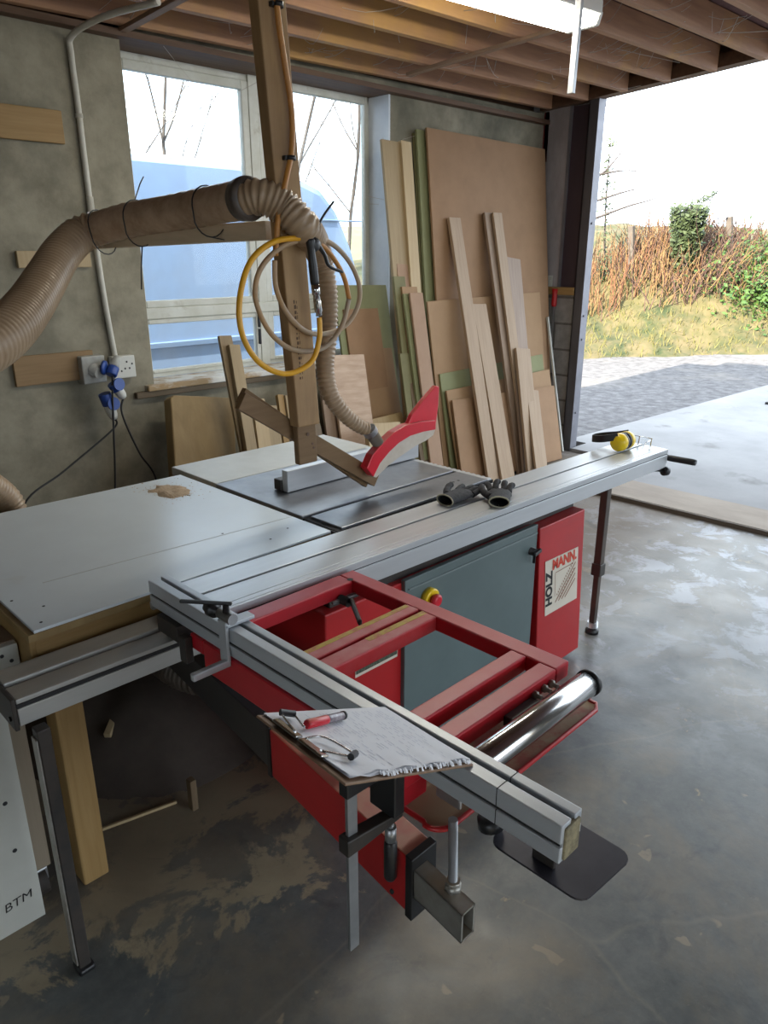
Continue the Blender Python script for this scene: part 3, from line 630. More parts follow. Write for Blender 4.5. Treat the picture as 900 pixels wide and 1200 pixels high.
# badge
def bq(u, v, dy=0.0):         # u across 0..1, v up 0..1 on the badge
    a, b, c, d = [Vector((x, 1.4775 - dy, z)) for x, z in ((2.418, 0.300), (2.664, 0.300), (2.637, 0.548), (2.390, 0.552))]
    return a.lerp(b, u).lerp(d.lerp(c, u), v)
badge = MB().prism([bq(0, 0), bq(1, 0), bq(1, 1), bq(0, 1)], (0, 0.002, 0)).build('badge', stick_m, pan)
bux = bq(1, .5) - bq(0, .5); buy = Vector((-0.1, 0, 1))
m = MB(); text_into(m, 'MANN.', bq(0.20, 0.80, 0.0012), bux, buy, 0.062, wscale=0.92, bold=0.003); m.build('badge_lettering', redink, pan)
m = MB(); text_into(m, 'HOLZ', bq(0.19, 0.16, 0.0012), buy, -bux, 0.062, wscale=0.95, bold=0.003); m.build('badge_lettering', ink, pan)
m = MB()
def seg(a, b, w):
    A, B = bq(*a, 0.001), bq(*b, 0.001); d = (B - A).normalized(); s = Vector((d.z, 0, -d.x)) * w; m.face([A - s, B - s, B + s, A + s])
for k in range(4):
    o = 0.10 * k; seg((0.30 + o, 0.16), (0.92, 0.74 - o * 1.05), 0.0028)
for k in range(14):
    t = k / 13; p = (0.36 + 0.50 * t, 0.28 + 0.48 * t); seg(p, (p[0] - 0.012, p[1] + 0.035), 0.0022)
for k in range(10):
    t = k / 9; p = (0.44 + 0.42 * t, 0.24 + 0.39 * t); seg(p, (p[0] + 0.02, p[1] - 0.03), 0.0022)
seg((0.30, 0.72), (0.85, 0.74), 0.0015); seg((0.29, 0.28), (0.29, 0.72), 0.0012)
m.build('badge_emblem', rustink, pan, fixn=False)
es = MB().lathe([(0.036, 0), (0.036, 0.022), (0.030, 0.026)], (1.695, 1.49, 0.632), (0, -1, 0)).build('emergency_stop', yellow, saw)
MB().lathe([(0.016, 0.02), (0.016, 0.034), (0.023, 0.036), (0.023, 0.046), (0.015, 0.052)], (1.695, 1.49, 0.632), (0, -1, 0)).build('stop_button', redg, es)
m = MB(); m.box(1.375, 1.565, 1.502, 1.5045, 0.455, 0.495); st = m.build('warning_strip', stick_m, saw)
m = MB(); m.box(1.378, 1.562, 1.5005, 1.5018, 0.466, 0.484); m.build('strip_band', mat('green_black_band', (0.035, 0.05, 0.03), (0.10, 0.10, 0.07), rough=0.6, scale=120, contrast=(0.48, 0.55)), st)
# tables
m = MB(); m.box(1.508, 2.318, 1.908, 2.445, 0.822, 0.860, 0.003).box(1.53, 2.318, 1.728, 1.889, 0.822, 0.860, 0.003)
m.build('saw_table', iron, saw)
m = MB(); m.box(1.51, 2.35, 1.725, 2.44, 0.80, 0.852).box(1.502, 1.53, 1.722, 1.893, 0.80, 0.85); m.build('table_slot', groove, saw)
m = MB(); m.box(1.512, 2.36, 2.449, 2.79, 0.825, 0.860, 0.003); m.build('table_extension', ironp, saw)
m = MB(); m.box(2.32, 2.345, 1.73, 2.78, 0.815, 0.8585, 0.003)
for k in range(40): m.box(2.3455, 2.350, 1.74 + k * 0.026, 1.752 + k * 0.026, 0.83, 0.8575)
m.build('table_edge_rail', alu, saw)
m = MB(); m.cyl((2.16, 1.80, 0.8602), (2.16, 1.80, 0.8606), 0.006, n=8).cyl((2.19, 1.80, 0.8602), (2.19, 1.80, 0.8606), 0.006, n=8).cyl((2.22, 1.80, 0.8602), (2.22, 1.80, 0.8606), 0.006, n=8); m.build('table_screw', groove, saw)
rf = MB().box(1.635, 2.365, 2.148, 2.182, 0.862, 0.946, 0.003).build('rip_fence', alu, saw)
m = MB(); m.box(1.628, 2.36, 2.183, 2.225, 0.862, 0.905, 0.003); m.build('fence_carrier', blackm, rf)
# guide rail with end plates, and its legs
A7 = math.radians(-0.7)
m = MB(); m.box(0.42, 3.28, 1.562, 1.70, 0.722, 0.780, 0.003).box(0.42, 3.28, 1.553, 1.565, 0.722, 0.766, 0.002).box(0.42, 3.28, 1.553, 1.62, 0.778, 0.790, 0.002).box(0.42, 3.28, 1.628, 1.70, 0.778, 0.797, 0.004)
m.rot(A7, (1.5, 1.56, 0.75)); gr = m.build('guide_rail', aluf, saw)
m = MB(); m.box(0.42, 3.28, 1.5535, 1.60, 0.768, 0.777); m.rot(A7, (1.5, 1.56, 0.75)); m.build('rail_groove', groove, gr)
for x in (0.408, 3.282):
    m = MB(); m.box(x, x + 0.010, 1.548, 1.705, 0.716, 0.795, 0.002)
    for y, z in ((1.57, 0.74), (1.68, 0.75)): m.cyl((x - 0.004, y, z), (x + 0.014, y, z), 0.006, n=8)
    m.rot(A7, (1.5, 1.56, 0.75)); m.build('rail_end_plate', blackm, gr)
l = MB().box(0.437, 0.467, 1.518, 1.550, 0.01, 0.722, 0.003).build('leg', blackm, saw)
MB().box(0.4325, 0.4365, 1.520, 1.548, 0.03, 0.70, 0.001).build('leg_flange', steel, l)
MB().box(0.432, 0.474, 1.508, 1.556, 0, 0.018, 0.006).build('foot', blackp, l)
l = MB().box(2.932, 2.968, 1.522, 1.558, 0.30, 0.722, 0.003).box(2.936, 2.964, 1.526, 1.554, 0.03, 0.35, 0.003).build('leg', rusty, saw)
MB().box(2.926, 2.974, 1.516, 1.564, 0.30, 0.36, 0.004).build('leg_collar', blackm, l)
MB().cyl((2.95, 1.54, 0.03), (2.95, 1.54, 0.055), 0.026, n=14).build('foot_nut', zinc, l)
MB().lathe([(0.032, 0), (0.032, 0.014), (0.02, 0.03)], (2.95, 1.54, 0), (0, 0, 1)).build('foot', blackp, l)
# sliding table
AS = math.radians(-1.4); SC = (1.3, 1.482, 0.86)
m = MB()
for y0, y1 in ((1.482, 1.4905), (1.493, 1.512), (1.5145, 1.600), (1.612, 1.710)): m.box(0.86, 3.30, y0, y1, 0.846, 0.860, 0.0012)
m.box(0.86, 3.30, 1.482, 1.495, 0.838, 0.850, 0.001).box(0.86, 3.30, 1.486, 1.545, 0.800, 0.833, 0.002).box(0.86, 3.30, 1.484, 1.545, 0.772, 0.832, 0.002).box(0.86, 3.30, 1.69, 1.708, 0.80, 0.85)
m.rot(AS, SC); sl = m.build('sliding_table', alu, saw)
m = MB(); m.box(0.865, 3.296, 1.4875, 1.70, 0.80, 0.852); m.rot(AS, SC); m.build('table_slot', groove, sl)
m = MB(); m.box(3.299, 3.305, 1.484, 1.708, 0.790, 0.858, 0.002); m.rot(AS, SC); m.build('end_cap', alu, sl)
m = MB(); m.lathe([(0.008, 0), (0.008, 0.03), (0.013, 0.032), (0.015, 0.05), (0.015, 0.155), (0.013, 0.165)], (3.312, 1.475, 0.815), (0.12, -1, -0.02)).bar((3.290, 1.46, 0.815), (3.325, 1.46, 0.815), 0.03, 0.022, bev=0.003); m.build('push_handle', blackp, sl)
m = MB(); m.cyl((3.22, 1.455, 0.768), (3.29, 1.44, 0.755), 0.005, n=8).lathe([(0.012, 0), (0.022, 0.004), (0.022, 0.026), (0.010, 0.032)], (3.285, 1.44, 0.755), (1, -0.3, -0.1)); m.build('locking_knob', blackp, sl)
# crosscut frame
m = MB(); b = 0.004
m.box(1.285, 1.337, 0.745, 1.466, 0.81, 0.85, b).box(0.80, 1.285, 1.41, 1.466, 0.81, 0.85, b).box(0.80, 0.85, 0.80, 1.41, 0.768, 0.85, b)
m.box(0.795, 0.862, 0.748, 0.80, 0.768, 0.849, b)
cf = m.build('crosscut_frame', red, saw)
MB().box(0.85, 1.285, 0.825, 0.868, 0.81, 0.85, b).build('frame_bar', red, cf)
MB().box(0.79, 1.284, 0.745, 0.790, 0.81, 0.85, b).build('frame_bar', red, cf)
MB().box(0.85, 1.287, 1.158, 1.202, 0.81, 0.85, b).build('frame_bar', redy, cf)
MB().box(0.85, 1.287, 1.098, 1.147, 0.81, 0.85, b).build('frame_bar', redy, cf)
m = MB(); m.box(0.87, 1.28, 1.186, 1.201, 0.8495, 0.8506).box(1.08, 1.285, 1.128, 1.145, 0.8495, 0.8506); m.build('worn_strip', yelw, cf)
m = MB(); m.box(0.768, 0.795, 0.742, 0.806, 0.765, 0.855, 0.003); m.build('end_cap', blackp, cf)
m = MB(); m.cyl((1.285, 1.42, 0.8503), (1.285, 1.42, 0.8508), 0.009, n=12); m.build('frame_hole', groove, cf)
m = MB(); m.cyl((1.235, 1.405, 0.812), (1.235, 1.37, 0.812), 0.013, n=12).bar((1.245, 1.372, 0.816), (1.175, 1.262, 0.812), 0.012, 0.017, bev=0.005); m.build('clamp_lever', blackp, cf)
m = MB(); m.cyl((1.20, 1.40, 0.812), (1.33, 1.40, 0.812), 0.005, n=8); m.build('clamp_bolt', zinc, cf)
m = MB(); m.box(1.09, 1.19, 0.715, 0.745, 0.80, 0.825, 0.003); m.build('roller_bracket', blackm, cf)
for x in (1.20, 1.235, 1.262):
    MB().lathe([(0.009, 0), (0.009, 0.008), (0.005, 0.009), (0.005, 0.02)], (x, 0.745, 0.825), (0, -1, 0), n=8).build('frame_bolt', steel, cf)
# roller and its tray
m = MB(); m.lathe([(0.026, 0), (0.029, 0.004), (0.029, 0.445), (0.026, 0.449)], (0.872, 0.688, 0.822), (1, 0, 0), n=28); ro = m.build('roller', chrome, saw)
m = MB(); m.lathe([(0.031, 0), (0.031, 0.010), (0.012, 0.012)], (1.322, 0.688, 0.822), (1, 0, 0), n=24); m.build('roller_cap', blackp, ro)
m = MB(); m.box(0.855, 0.863, 0.664, 0.722, 0.778, 0.850, 0.01).cyl((0.848, 0.69, 0.822), (0.87, 0.69, 0.822), 0.008, n=10); m.build('roller_plate', zinc, ro)
poly = [(0.80, 0.84), (0.80, 0.70)] + [(0.83 + 0.035 * math.cos(a), 0.693 + 0.035 * math.sin(a)) for a in [math.radians(180 + 15 * k) for k in range(7)]] + [(1.32, 0.660), (1.342, 0.672), (1.342, 0.84)]
tray = MB().prism([(x, y, 0.764) for x, y in poly], (0, 0, 0.005)).build('roller_tray', mat('dusty_tray', (0.33, 0.10, 0.07), (0.36, 0.25, 0.15), rough=0.7, scale=9, contrast=(0.4, 0.55)), saw)
MB().tube([Vector((x, y, 0.768)) for x, y in poly], 0.0055, 6).build('tray_lip', redcl, tray)
# swinging support arm
def AX(y): return 0.797 + 0.112 * (y - 0.72)
def armbox(y0, y1, xa, xb, z0, z1, bev=0.003):
    m = MB(); m.prism([(AX(y0) + xa, y0, z0), (AX(y0) + xb, y0, z0), (AX(y1) + xb, y1, z0), (AX(y1) + xa, y1, z0)], (0, 0, z1 - z0), bev); return m
arm = armbox(0.74, 1.235, 0.0, 0.064, 0.530, 0.663).build('support_arm', redd, saw)
armbox(0.722, 0.741, -0.003, 0.067, 0.522, 0.668, 0.002).build('arm_collar', blackp, arm)
armbox(1.234, 1.252, -0.003, 0.067, 0.525, 0.668, 0.002).build('arm_collar', blackp, arm)
armbox(1.252, 2.15, 0.006, 0.058, 0.537, 0.652).build('arm_tube', darktube, arm)
m = MB()
for z0, z1, xa, xb in ((0.576, 0.580, 0.004, 0.040), (0.637, 0.641, 0.004, 0.040), (0.576, 0.641, 0.004, 0.008), (0.576, 0.641, 0.036, 0.040)):
    y0, y1 = 0.597, 0.73; m.prism([(AX(y0) + xa, y0, z0), (AX(y0) + xb, y0, z0), (AX(y1) + xb, y1, z0), (AX(y1) + xa, y1, z0)], (0, 0, z1 - z0))
m.build('inner_tube', steel, arm)
for y, z in ((0.78, 0.645), (0.78, 0.548)):
    MB().cyl((AX(y) + 0.001, y, z), (AX(y) - 0.004, y, z), 0.005, n=8).build('arm_bolt', groove, arm)
rod = MB().cyl((0.820, 0.645, 0.641), (0.8215, 0.652, 0.79), 0.0085, n=14).build('height_rod', zinc, arm)
m = MB(); m.lathe([(0.016, 0), (0.016, 0.010), (0.011, 0.012), (0.014, 0.013), (0.014, 0.020)], (0.820, 0.645, 0.641), (0, 0, 1), n=6); m.build('rod_nut', steel, rod)
# crosscut fence with its flip stop
m = MB(); x0, x1, y0, y1 = 0.800, 0.856, 0.432, 1.655
m.box(x0, x0 + 0.026, y0, y1, 0.894, 0.928, 0.002).box(x0 + 0.036, x1, y0, y1, 0.890, 0.928, 0.002).box(x0, x0 + 0.05, y0, y1, 0.858, 0.887, 0.002).box(x0 + 0.006, x1, y0, y1, 0.885, 0.900)
fe = m.build('crosscut_fence', aluy, saw)
m = MB(); m.box(x0 + 0.004, x1 - 0.004, y0 + 0.004, y1 - 0.004, 0.862, 0.905); m.build('fence_slot', groove, fe)
m = MB(); m.box(x0 - 0.0006, x0 + 0.0264, 0.549, 0.5504, 0.894, 0.9286).box(x0 + 0.0356, x1 + 0.0005, 0.549, 0.5504, 0.89, 0.9286).box(x0 - 0.0006, x0 + 0.04, 0.549, 0.5504, 0.858, 0.887); m.build('fence_joint', groove, fe)
m = MB(); m.box(x0 + 0.008, x0 + 0.048, y0 - 0.004, y0 + 0.006, 0.862, 0.92, 0.002); m.build('end_grime', mat('grimy_end', (0.10, 0.085, 0.05), (0.28, 0.24, 0.14), rough=0.7, scale=60), fe)
m = MB()
pl = []
for cx_, cy_, a0 in ((0.834, 0.548, 90), (0.834, 0.414, 180), (0.930, 0.407, 270), (0.932, 0.535, 0)):
    pl += [(cx_ + 0.022 * math.cos(math.radians(a0 + 22.5 * k)), cy_ + 0.022 * math.sin(math.radians(a0 + 22.5 * k))) for k in range(5)]
m.prism([(x, y, 0.800) for x, y in pl], (0, 0, 0.004)); m.build('end_plate', blackplate, fe)
m = MB(); m.box(0.836, 0.842, 0.46, 0.50, 0.803, 0.86, 0.001); m.build('plate_bracket', blackm, fe)
m = MB(); m.lathe([(0.010, 0), (0.022, 0.003), (0.022, 0.022), (0.012, 0.026)], (0.835, 0.585, 0.832), (0, -0.2, -1), n=14); m.build('plate_knob', blackp, fe)
m = MB(); m.box(0.785, 0.845, 1.50, 1.60, 0.812, 0.857, 0.003).box(0.778, 0.80, 1.455, 1.485, 0.775, 0.845, 0.003); m.build('fence_mount', blackm, fe)
m = MB(); m.box(0.80, 0.86, 1.645, 1.66, 0.846, 0.866, 0.002); m.build('fence_mount', zinc, fe)
fs = thing('flip_stop', 'small aluminium flip stop with a black lever clamped on the crosscut fence', 'stop', (0.80, 1.31, 0.93))
m = MB(); m.box(0.788, 0.797, 1.285, 1.315, 0.845, 0.948, 0.002).box(0.788, 0.868, 1.285, 1.315, 0.931, 0.940, 0.002).box(0.700, 0.797, 1.285, 1.300, 0.835, 0.853, 0.003); m.build('stop_arm', aluy, fs)
m = MB(); m.lathe([(0.010, 0), (0.010, 0.018), (0.018, 0.019), (0.018, 0.036), (0.012, 0.038), (0.012, 0.05)], (0.80, 1.318, 0.957), (-0.1, 1, 0), n=18); m.build('thumb_wheel', blackp, fs)
m = MB(); m.cyl((0.80, 1.27, 0.957), (0.80, 1.32, 0.957), 0.013, n=14); m.build('pivot', zinc, fs)
m = MB(); m.cyl((0.80, 1.295, 0.94), (0.80, 1.295, 0.985), 0.010, 0.007, n=12).bar((0.812, 1.288, 0.986), (0.735, 1.378, 0.988), 0.010, 0.008, bev=0.003); m.build('clamp_lever', blackp, fs)

# ------------------------------------------------------------------ bench with white top
wb = thing('outfeed_bench', 'timber framed bench with a white laminate top beside the saw', 'bench', (1.0, 2.2, 0))
m = MB(); m.prism([(0.53, 1.722, 0.852), (1.486, 1.732, 0.852), (1.478, 2.660, 0.852), (0.545, 2.690, 0.852)], (0, 0, 0.008), 0.001); tp_ = m.build('bench_top', melam, wb)
m = MB(); m.prism([(0.515, 1.722, 0.832), (1.486, 1.732, 0.832), (1.478, 2.660, 0.832), (0.53, 2.690, 0.832)], (0, 0, 0.019), 0.001); m.build('top_core', slab_wood, wb)
m = MB(); m.prism([(0.655, 1.985, 0.8602), (1.482, 1.93, 0.8602), (1.482, 1.9325, 0.8602), (0.655, 1.9875, 0.8602)], (0, 0, 0.0003)); m.build('top_joint', mat('grey_joint', (0.33, 0.33, 0.31), rough=0.6), tp_)
m = MB()
for x, y in ((0.56, 1.755), (0.60, 1.84), (0.553, 1.93), (1.30, 1.81), (1.40, 1.85), (1.22, 1.96)): m.cyl((x, y, 0.8602), (x, y, 0.8607), 0.004, n=8)
m.build('top_screws', groove, tp_)
for y in (1.735, 2.59): MB().box(0.53, 1.47, y, y + 0.045, 0.69, 0.831, 0.012).build('apron', pine_x, wb)
MB().box(0.52, 0.565, 1.74, 2.63, 0.69, 0.831, 0.004).build('apron', pine_y, wb)
for x, y in ((0.565, 1.78), (1.40, 1.78), (0.565, 2.50), (1.40, 2.50)): MB().box(x, x + 0.075, y, y + 0.085, 0, 0.832, 0.006).build('leg', pine_z, wb)
rnd2 = random.Random(5)
m = MB()
for k in range(420):
    r = abs(rnd2.gauss(0, 0.07)); a = rnd2.uniform(0, 6.3); p = Vector((1.335 + math.cos(a) * r * 0.8, 2.49 + math.sin(a) * r * 1.2, 0.8603)); s = rnd2.uniform(0.001, 0.004)
    m.ball(p, s, (1, 1, 0.5)) if k < 40 else m.face([p + Vector((s, 0, .0004)), p + Vector((0, s, .0012)), p + Vector((-s, 0, .0004)), p + Vector((0, -s, .001))])
for k in range(25):
    a = 2 * PI * k / 25; 
g = [[None] * 15 for _ in range(15)]
for i in range(15):
    for j in range(15):
        u, v = i / 7 - 1, j / 7 - 1; x, y = 1.335 + u * 0.075, 2.49 + v * 0.11; q = mnoise.noise(Vector((x * 25, y * 25, 1)))
        g[i][j] = m.bm.verts.new((x, y, 0.8604 + max(-0.003, 0.010 * (1 - u * u - v * v) + 0.009 * q - 0.003)))
for i in range(14):
    for j in range(14): m.bm.faces.new((g[i][j], g[i + 1][j], g[i + 1][j + 1], g[i][j + 1]))
tag(m.build('sawdust_heap', sawdust, origin=(1.335, 2.49, 0.86)), 'small heap of sawdust on the white bench top', 'sawdust', kind='stuff')

# ------------------------------------------------------------------ white carcass at the left
cc = thing('white_cabinet', 'white drilled cabinet carcass on castors at the left edge below the bench', 'cabinet', (0.2, 1.95, 0))
MB().box(-0.18, 0.505, 1.838, 2.30, 0.085, 0.78, 0.003).build('carcass', plyw, cc)
MB().box(-0.18, 0.520, 1.836, 2.30, 0.781, 0.80, 0.002).build('top_board', wood('brown_top_board', (0.30, 0.21, 0.14), (0.40, 0.29, 0.20), GY), cc)
m = MB().box(-0.18, 0.515, 1.815, 1.836, 0.655, 0.798, 0.002).build('front_rail', whitep, cc)
h = MB()
for x, z in ((0.475, 0.775), (0.495, 0.755), (0.498, 0.715)): h.cyl((x, 1.8145, z), (x, 1.8135, z), 0.005, n=10)
h.build('drill_holes', groove, m)
for x in (-0.05, 0.455):
    w = MB().cyl((x, 1.85, 0.042), (x + 0.03, 1.85, 0.042), 0.042, n=20).build('castor', blackm, cc)
    MB().box(x - 0.008, x + 0.038, 1.835, 1.865, 0.045, 0.088, 0.003).build('castor_fork', zinc, w)
pb = thing('marked_board', 'white board lettered BTM standing upright at the left edge', 'panel', (0.2, 1.76, 0))
MB().box(-0.18, 0.448, 1.765, 1.785, 0.0, 0.69, 0.002).build('panel', whitep, pb)
m = MB(); text_into(m, 'BTM', (0.352, 1.7645, 0.075), (1, 0, 0.12), (0.1, 0, 1), 0.038, off=0.0006)
m.build('lettering', ink, pb)
h = MB()
for x, z in ((0.405, 0.55), (0.405, 0.40), (0.405, 0.25)): h.cyl((x, 1.7649, z), (x, 1.7640, z), 0.006, n=10)
h.build('drill_holes', groove, pb)
# odds and ends on the floor under the bench
def off(name, lab, cat, p0, p1, w, h, m, group=None, up=None):
    o = MB().bar(p0, p1, w, h, up, bev=0.002).build(name, m, origin=((Vector(p0) + Vector(p1)) / 2)); return tag(o, lab, cat, group)
off('timber_offcut', 'orange brown timber offcut standing between black leg and bench leg', 'offcut', (0.600, 1.885, 0.012), (0.592, 2.0, 0.33), 0.055, 0.022, pine_z, up=(0, -1, 0))
off('timber_lath', 'thin pale lath lying on the floor behind the bench leg', 'lath', (0.70, 1.955, 0.006), (0.93, 1.90, 0.006), 0.010, 0.010, whitewood)
off('timber_peg', 'short dark stub of timber standing on the dusty floor', 'offcut', (0.958, 1.84, 0.0), (0.958, 1.84, 0.115), 0.028, 0.022, plyd)
off('timber_offcut', 'short pale stub of wood lying on the dust heap', 'offcut', (0.86, 2.22, 0.135), (0.925, 2.28, 0.160), 0.024, 0.02, whitewood)
mb = MB(); nI = 36; cx, cy = 1.13, 2.56; vs = []
for i in range(nI + 1):
    row = []
    for j in range(nI + 1):
        u, v = i / nI * 2 - 1, j / nI * 2 - 1; r = math.hypot(u, v); hgt = 0.36 * max(0, 1 - r * r) ** 1.4
        x, y = cx + u * 0.52, cy + v * 0.66; hgt *= 1 + 0.35 * mnoise.noise(Vector((x * 4, y * 4, 0))); hgt += 0.014 * mnoise.noise(Vector((x * 18, y * 18, 2))) * max(0, 1 - r)
        row.append(mb.bm.verts.new((x, y, max(hgt, -0.01) if r < 1 else -0.01)))
    vs.append(row)
for i in range(nI):
    for j in range(nI):
        f = mb.bm.faces.new((vs[i][j], vs[i + 1][j], vs[i + 1][j + 1], vs[i][j + 1])); f.smooth = True
tag(mb.build('dust_heap', darkdust, origin=(cx, cy, 0)), 'large dark heap of dust on the floor under the bench', 'dust', kind='stuff')
m = MB(); m.ribbed([(1.27, 1.78, 0.42), (1.12, 1.80, 0.43), (1.02, 1.95, 0.44), (1.04, 2.2, 0.46), (1.25, 2.5, 0.42)], 0.055, 0.016, 0.14, 16)
tag(m.build('dust_hose', mat('dark_ribbed_hose', (0.06, 0.048, 0.036), (0.09, 0.07, 0.055), rough=0.6, scale=8), origin=(1.1, 1.9, 0.42)), 'dark ribbed dust hose plugged into the saw cabinet under the table', 'hose')

# ------------------------------------------------------------------ hanging post with the blade guard
post = thing('hanging_post', 'rough timber post hanging from the joists with a slanting brace at its foot', 'post', (1.43, 1.88, 2.8))
def lean_bar(x0b, x1b, x0t, x1t, y0, y1, zb, zt, bev=0.004):
    return MB().prism([(x0b, y0, zb), (x1b, y0, zb), (x1t, y0, zt), (x0t, y0, zt)], (0, y1 - y0, 0), bev)
def PXL(z): return 1.474 - 0.0685 * (z - 1.12)
def PXR(z): return 1.565 - 0.0655 * (z - 1.12)
lean_bar(PXL(1.185), PXR(1.185), PXL(2.96), PXR(2.96), 1.86, 1.905, 1.185, 2.96).build('post', postwood, post)
lean_bar(1.478, 1.556, 1.470, 1.549, 1.872, 1.898, 1.055, 1.30).build('foot_block', bracewood, post)
m = MB(); m.cyl((1.515, 1.872, 1.155), (1.515, 1.868, 1.155), 0.006, n=10).cyl((1.535, 1.872, 1.12), (1.535, 1.870, 1.12), 0.004, n=8).cyl((1.54, 1.872, 1.105), (1.54, 1.870, 1.105), 0.004, n=8); m.build('block_screws', rust, post)
a = Vector((1.292, 1.918, 1.290)); b = Vector((1.872, 1.918, 0.915))
m = MB(); m.bar(a, b, 0.022, 0.056, bev=0.002); br_ = m.build('brace', bracewood, post)
m = MB(); m.bar(a + Vector((0.02, 0.024, 0.012)), b + Vector((-0.02, 0.024, -0.008)), 0.022, 0.05, bev=0.002); m.build('brace', bracewood, post)
m = MB(); r_ = random.Random(3)
for k in range(16):                       # worn vertical ink stamp on the post face
    z = 1.34 + k * 0.0155; x = PXL(z) + 0.022
    a0 = r_.uniform(0, .005); m.box(x + a0, x + a0 + r_.uniform(0.003, 0.007), 1.8592, 1.8598, z, z + r_.uniform(0.004, 0.012)).box(x + 0.010 + a0, x + 0.012 + a0, 1.8592, 1.8598, z, z + r_.uniform(0.002, 0.012))
m.build('ink_stamp', stampink, post)
# blade guard
gd = thing('blade_guard', 'red curved blade guard with a tall fin, hung over the saw blade', 'guard', (1.826, 1.870, 0.953))
YG = 1.862
outer = [(1.775, 1.862, 0.987), (1.805, 1.862, 1.032), (1.858, 1.862, 1.067), (1.915, 1.862, 1.096), (1.979, 1.862, 1.113), (2.064, 1.862, 1.114), (2.147, 1.862, 1.106)]
inner = [(1.809, 1.862, 0.948), (1.844, 1.862, 0.993), (1.893, 1.862, 1.027), (1.943, 1.862, 1.052), (2.003, 1.862, 1.068), (2.079, 1.862, 1.072), (2.149, 1.862, 1.069)]
m = MB(); m.prism(outer + inner[::-1], (0, 0.036, 0), 0.003); m.build('guard_shell', redg, gd)
m = MB(); low = [(1.826, 1.866, 0.940), (1.893, 1.866, 0.976), (1.961, 1.866, 0.999), (2.037, 1.866, 1.022), (2.100, 1.866, 1.034), (2.139, 1.866, 1.048)]
m.prism([(p[0], p[1] + 0.004, p[2]) for p in inner] + low[::-1], (0, 0.028, 0), 0.002); m.build('guard_skirt', cream, gd)
m = MB(); m.prism([(1.993, 1.875, 1.097), (2.025, 1.875, 1.144), (2.091, 1.875, 1.194), (2.158, 1.875, 1.237), (2.178, 1.875, 1.232), (2.176, 1.875, 1.159), (2.163, 1.875, 1.080)], (0, 0.02, 0), 0.004); m.build('guard_fin', redg, gd)
p = Vector((1.863, 1.885, 1.052)); q = Vector((1.807, 1.885, 1.122))
m = MB(); m.cyl(p, q, 0.022, 0.024, 16); m.build('hose_spigot', mat('tan_grey_spigot', (0.17, 0.14, 0.11), rough=0.5), gd)

# ------------------------------------------------------------------ extraction pipe
beam = MB().bar((1.473, 1.960, 1.784), (1.310, 2.874, 1.759), 0.05, 0.054, bev=0.003).build('support_beam', wood('pale_beam', (0.46, 0.36, 0.24), (0.56, 0.45, 0.31), GY, ws=1.0), origin=(1.473, 1.960, 1.784))
tag(beam, 'pale timber arm running from the post under the wrapped pipe', 'beam')
dp = thing('extraction_pipe', 'brown film wrapped extraction pipe carried on the timber arm', 'pipe', (1.349, 2.333, 1.836))
P = spline([(1.375, 1.934, 1.868), (1.371, 2.112, 1.857), (1.351, 2.334, 1.841), (1.314, 2.557, 1.824), (1.262, 2.701, 1.797)], 8)
m = MB(); n = len(P); m.tube(P, [0.058 - 0.003 * abs(math.sin(i * 1.7)) for i in range(n)], 24); m.build('wrapped_pipe', hosed, dp)
m = MB(); d0 = (P[0] - P[2]).normalized(); m.lathe([(0.060, -0.03), (0.063, 0.0), (0.060, 0.012), (0.044, 0.013)], P[0], d0, 26); m.build('collar', hosed2, dp)
m = MB(); m.ribbed([P[-1], (1.212, 2.726, 1.777), (1.113, 2.661, 1.717), (0.996, 2.518, 1.645), (0.849, 2.313, 1.570), (0.698, 2.107, 1.516), (0.558, 1.990, 1.480), (0.420, 1.995, 1.454)], 0.0575, 0.022, 0.15, 24, r_end=0.064); m.build('ribbed_hose', hose, dp)
for i, (t, a_) in enumerate(((9, 0), (22, 0), (30, 0))):
    c = P[t]; d, s, u = frame(P[min(t + 1, n - 1)] - P[t - 1])
    ring = [c + (s * math.cos(k * PI / 10) + u * math.sin(k * PI / 10)) * 0.060 + u * (-0.03 if math.sin(k * PI / 10) < -0.2 else 0) for k in range(20)]
    m = MB(); m.tube(ring, 0.0022, 6, closed=True)
    if i == 1: m.tube([c + u * 0.06, c + u * 0.11 + s * 0.03, c + u * 0.135 + s * 0.05], 0.0022, 6).tube([c - u * 0.09, c - u * 0.17 - s * 0.02, c - u * 0.23 - s * 0.03], 0.0022, 6)
    if i == 0: m.tube([c - u * 0.09, c - u * 0.10 + s * 0.06, c - u * 0.06 + s * 0.10], 0.0022, 6)
    m.build('cable_tie', blackp, dp)
gh = thing('guard_hose', 'tan ribbed hose dropping from the wrapped pipe to the blade guard', 'hose', (1.565, 1.940, 1.815))
m = MB(); m.ribbed([P[1], P[0], (1.400, 1.896, 1.872), (1.448, 1.864, 1.845), (1.498, 1.831, 1.787), (1.644, 1.940, 1.715), (1.682, 1.950, 1.602), (1.681, 1.950, 1.464), (1.661, 1.945, 1.352), (1.668, 1.930, 1.260), (1.716, 1.910, 1.185), (1.775, 1.895, 1.135), q], 0.040, 0.015, 0.16, 20, keys=[(0, 0.047), (0.12, 0.050), (0.3, 0.045), (0.45, 0.034), (0.8, 0.030), (1.0, 0.023)])
m.build('ribbed_hose', hose, gh)
m = MB(); m.cyl(q + (p - q) * 0.0, q + (p - q) * 0.25, 0.027, n=18); m.build('hose_clip', zinc, gh)
lh = MB().ribbed([(0.55, 2.86, 1.25), (0.72, 2.88, 1.02), (0.886, 2.950, 0.835), (0.942, 2.950, 0.680), (1.2, 2.98, 0.35), (1.45, 2.9, 0.1)], 0.052, 0.016, 0.12, 20).build('floor_hose', hose, origin=(0.9, 2.95, 0.8))
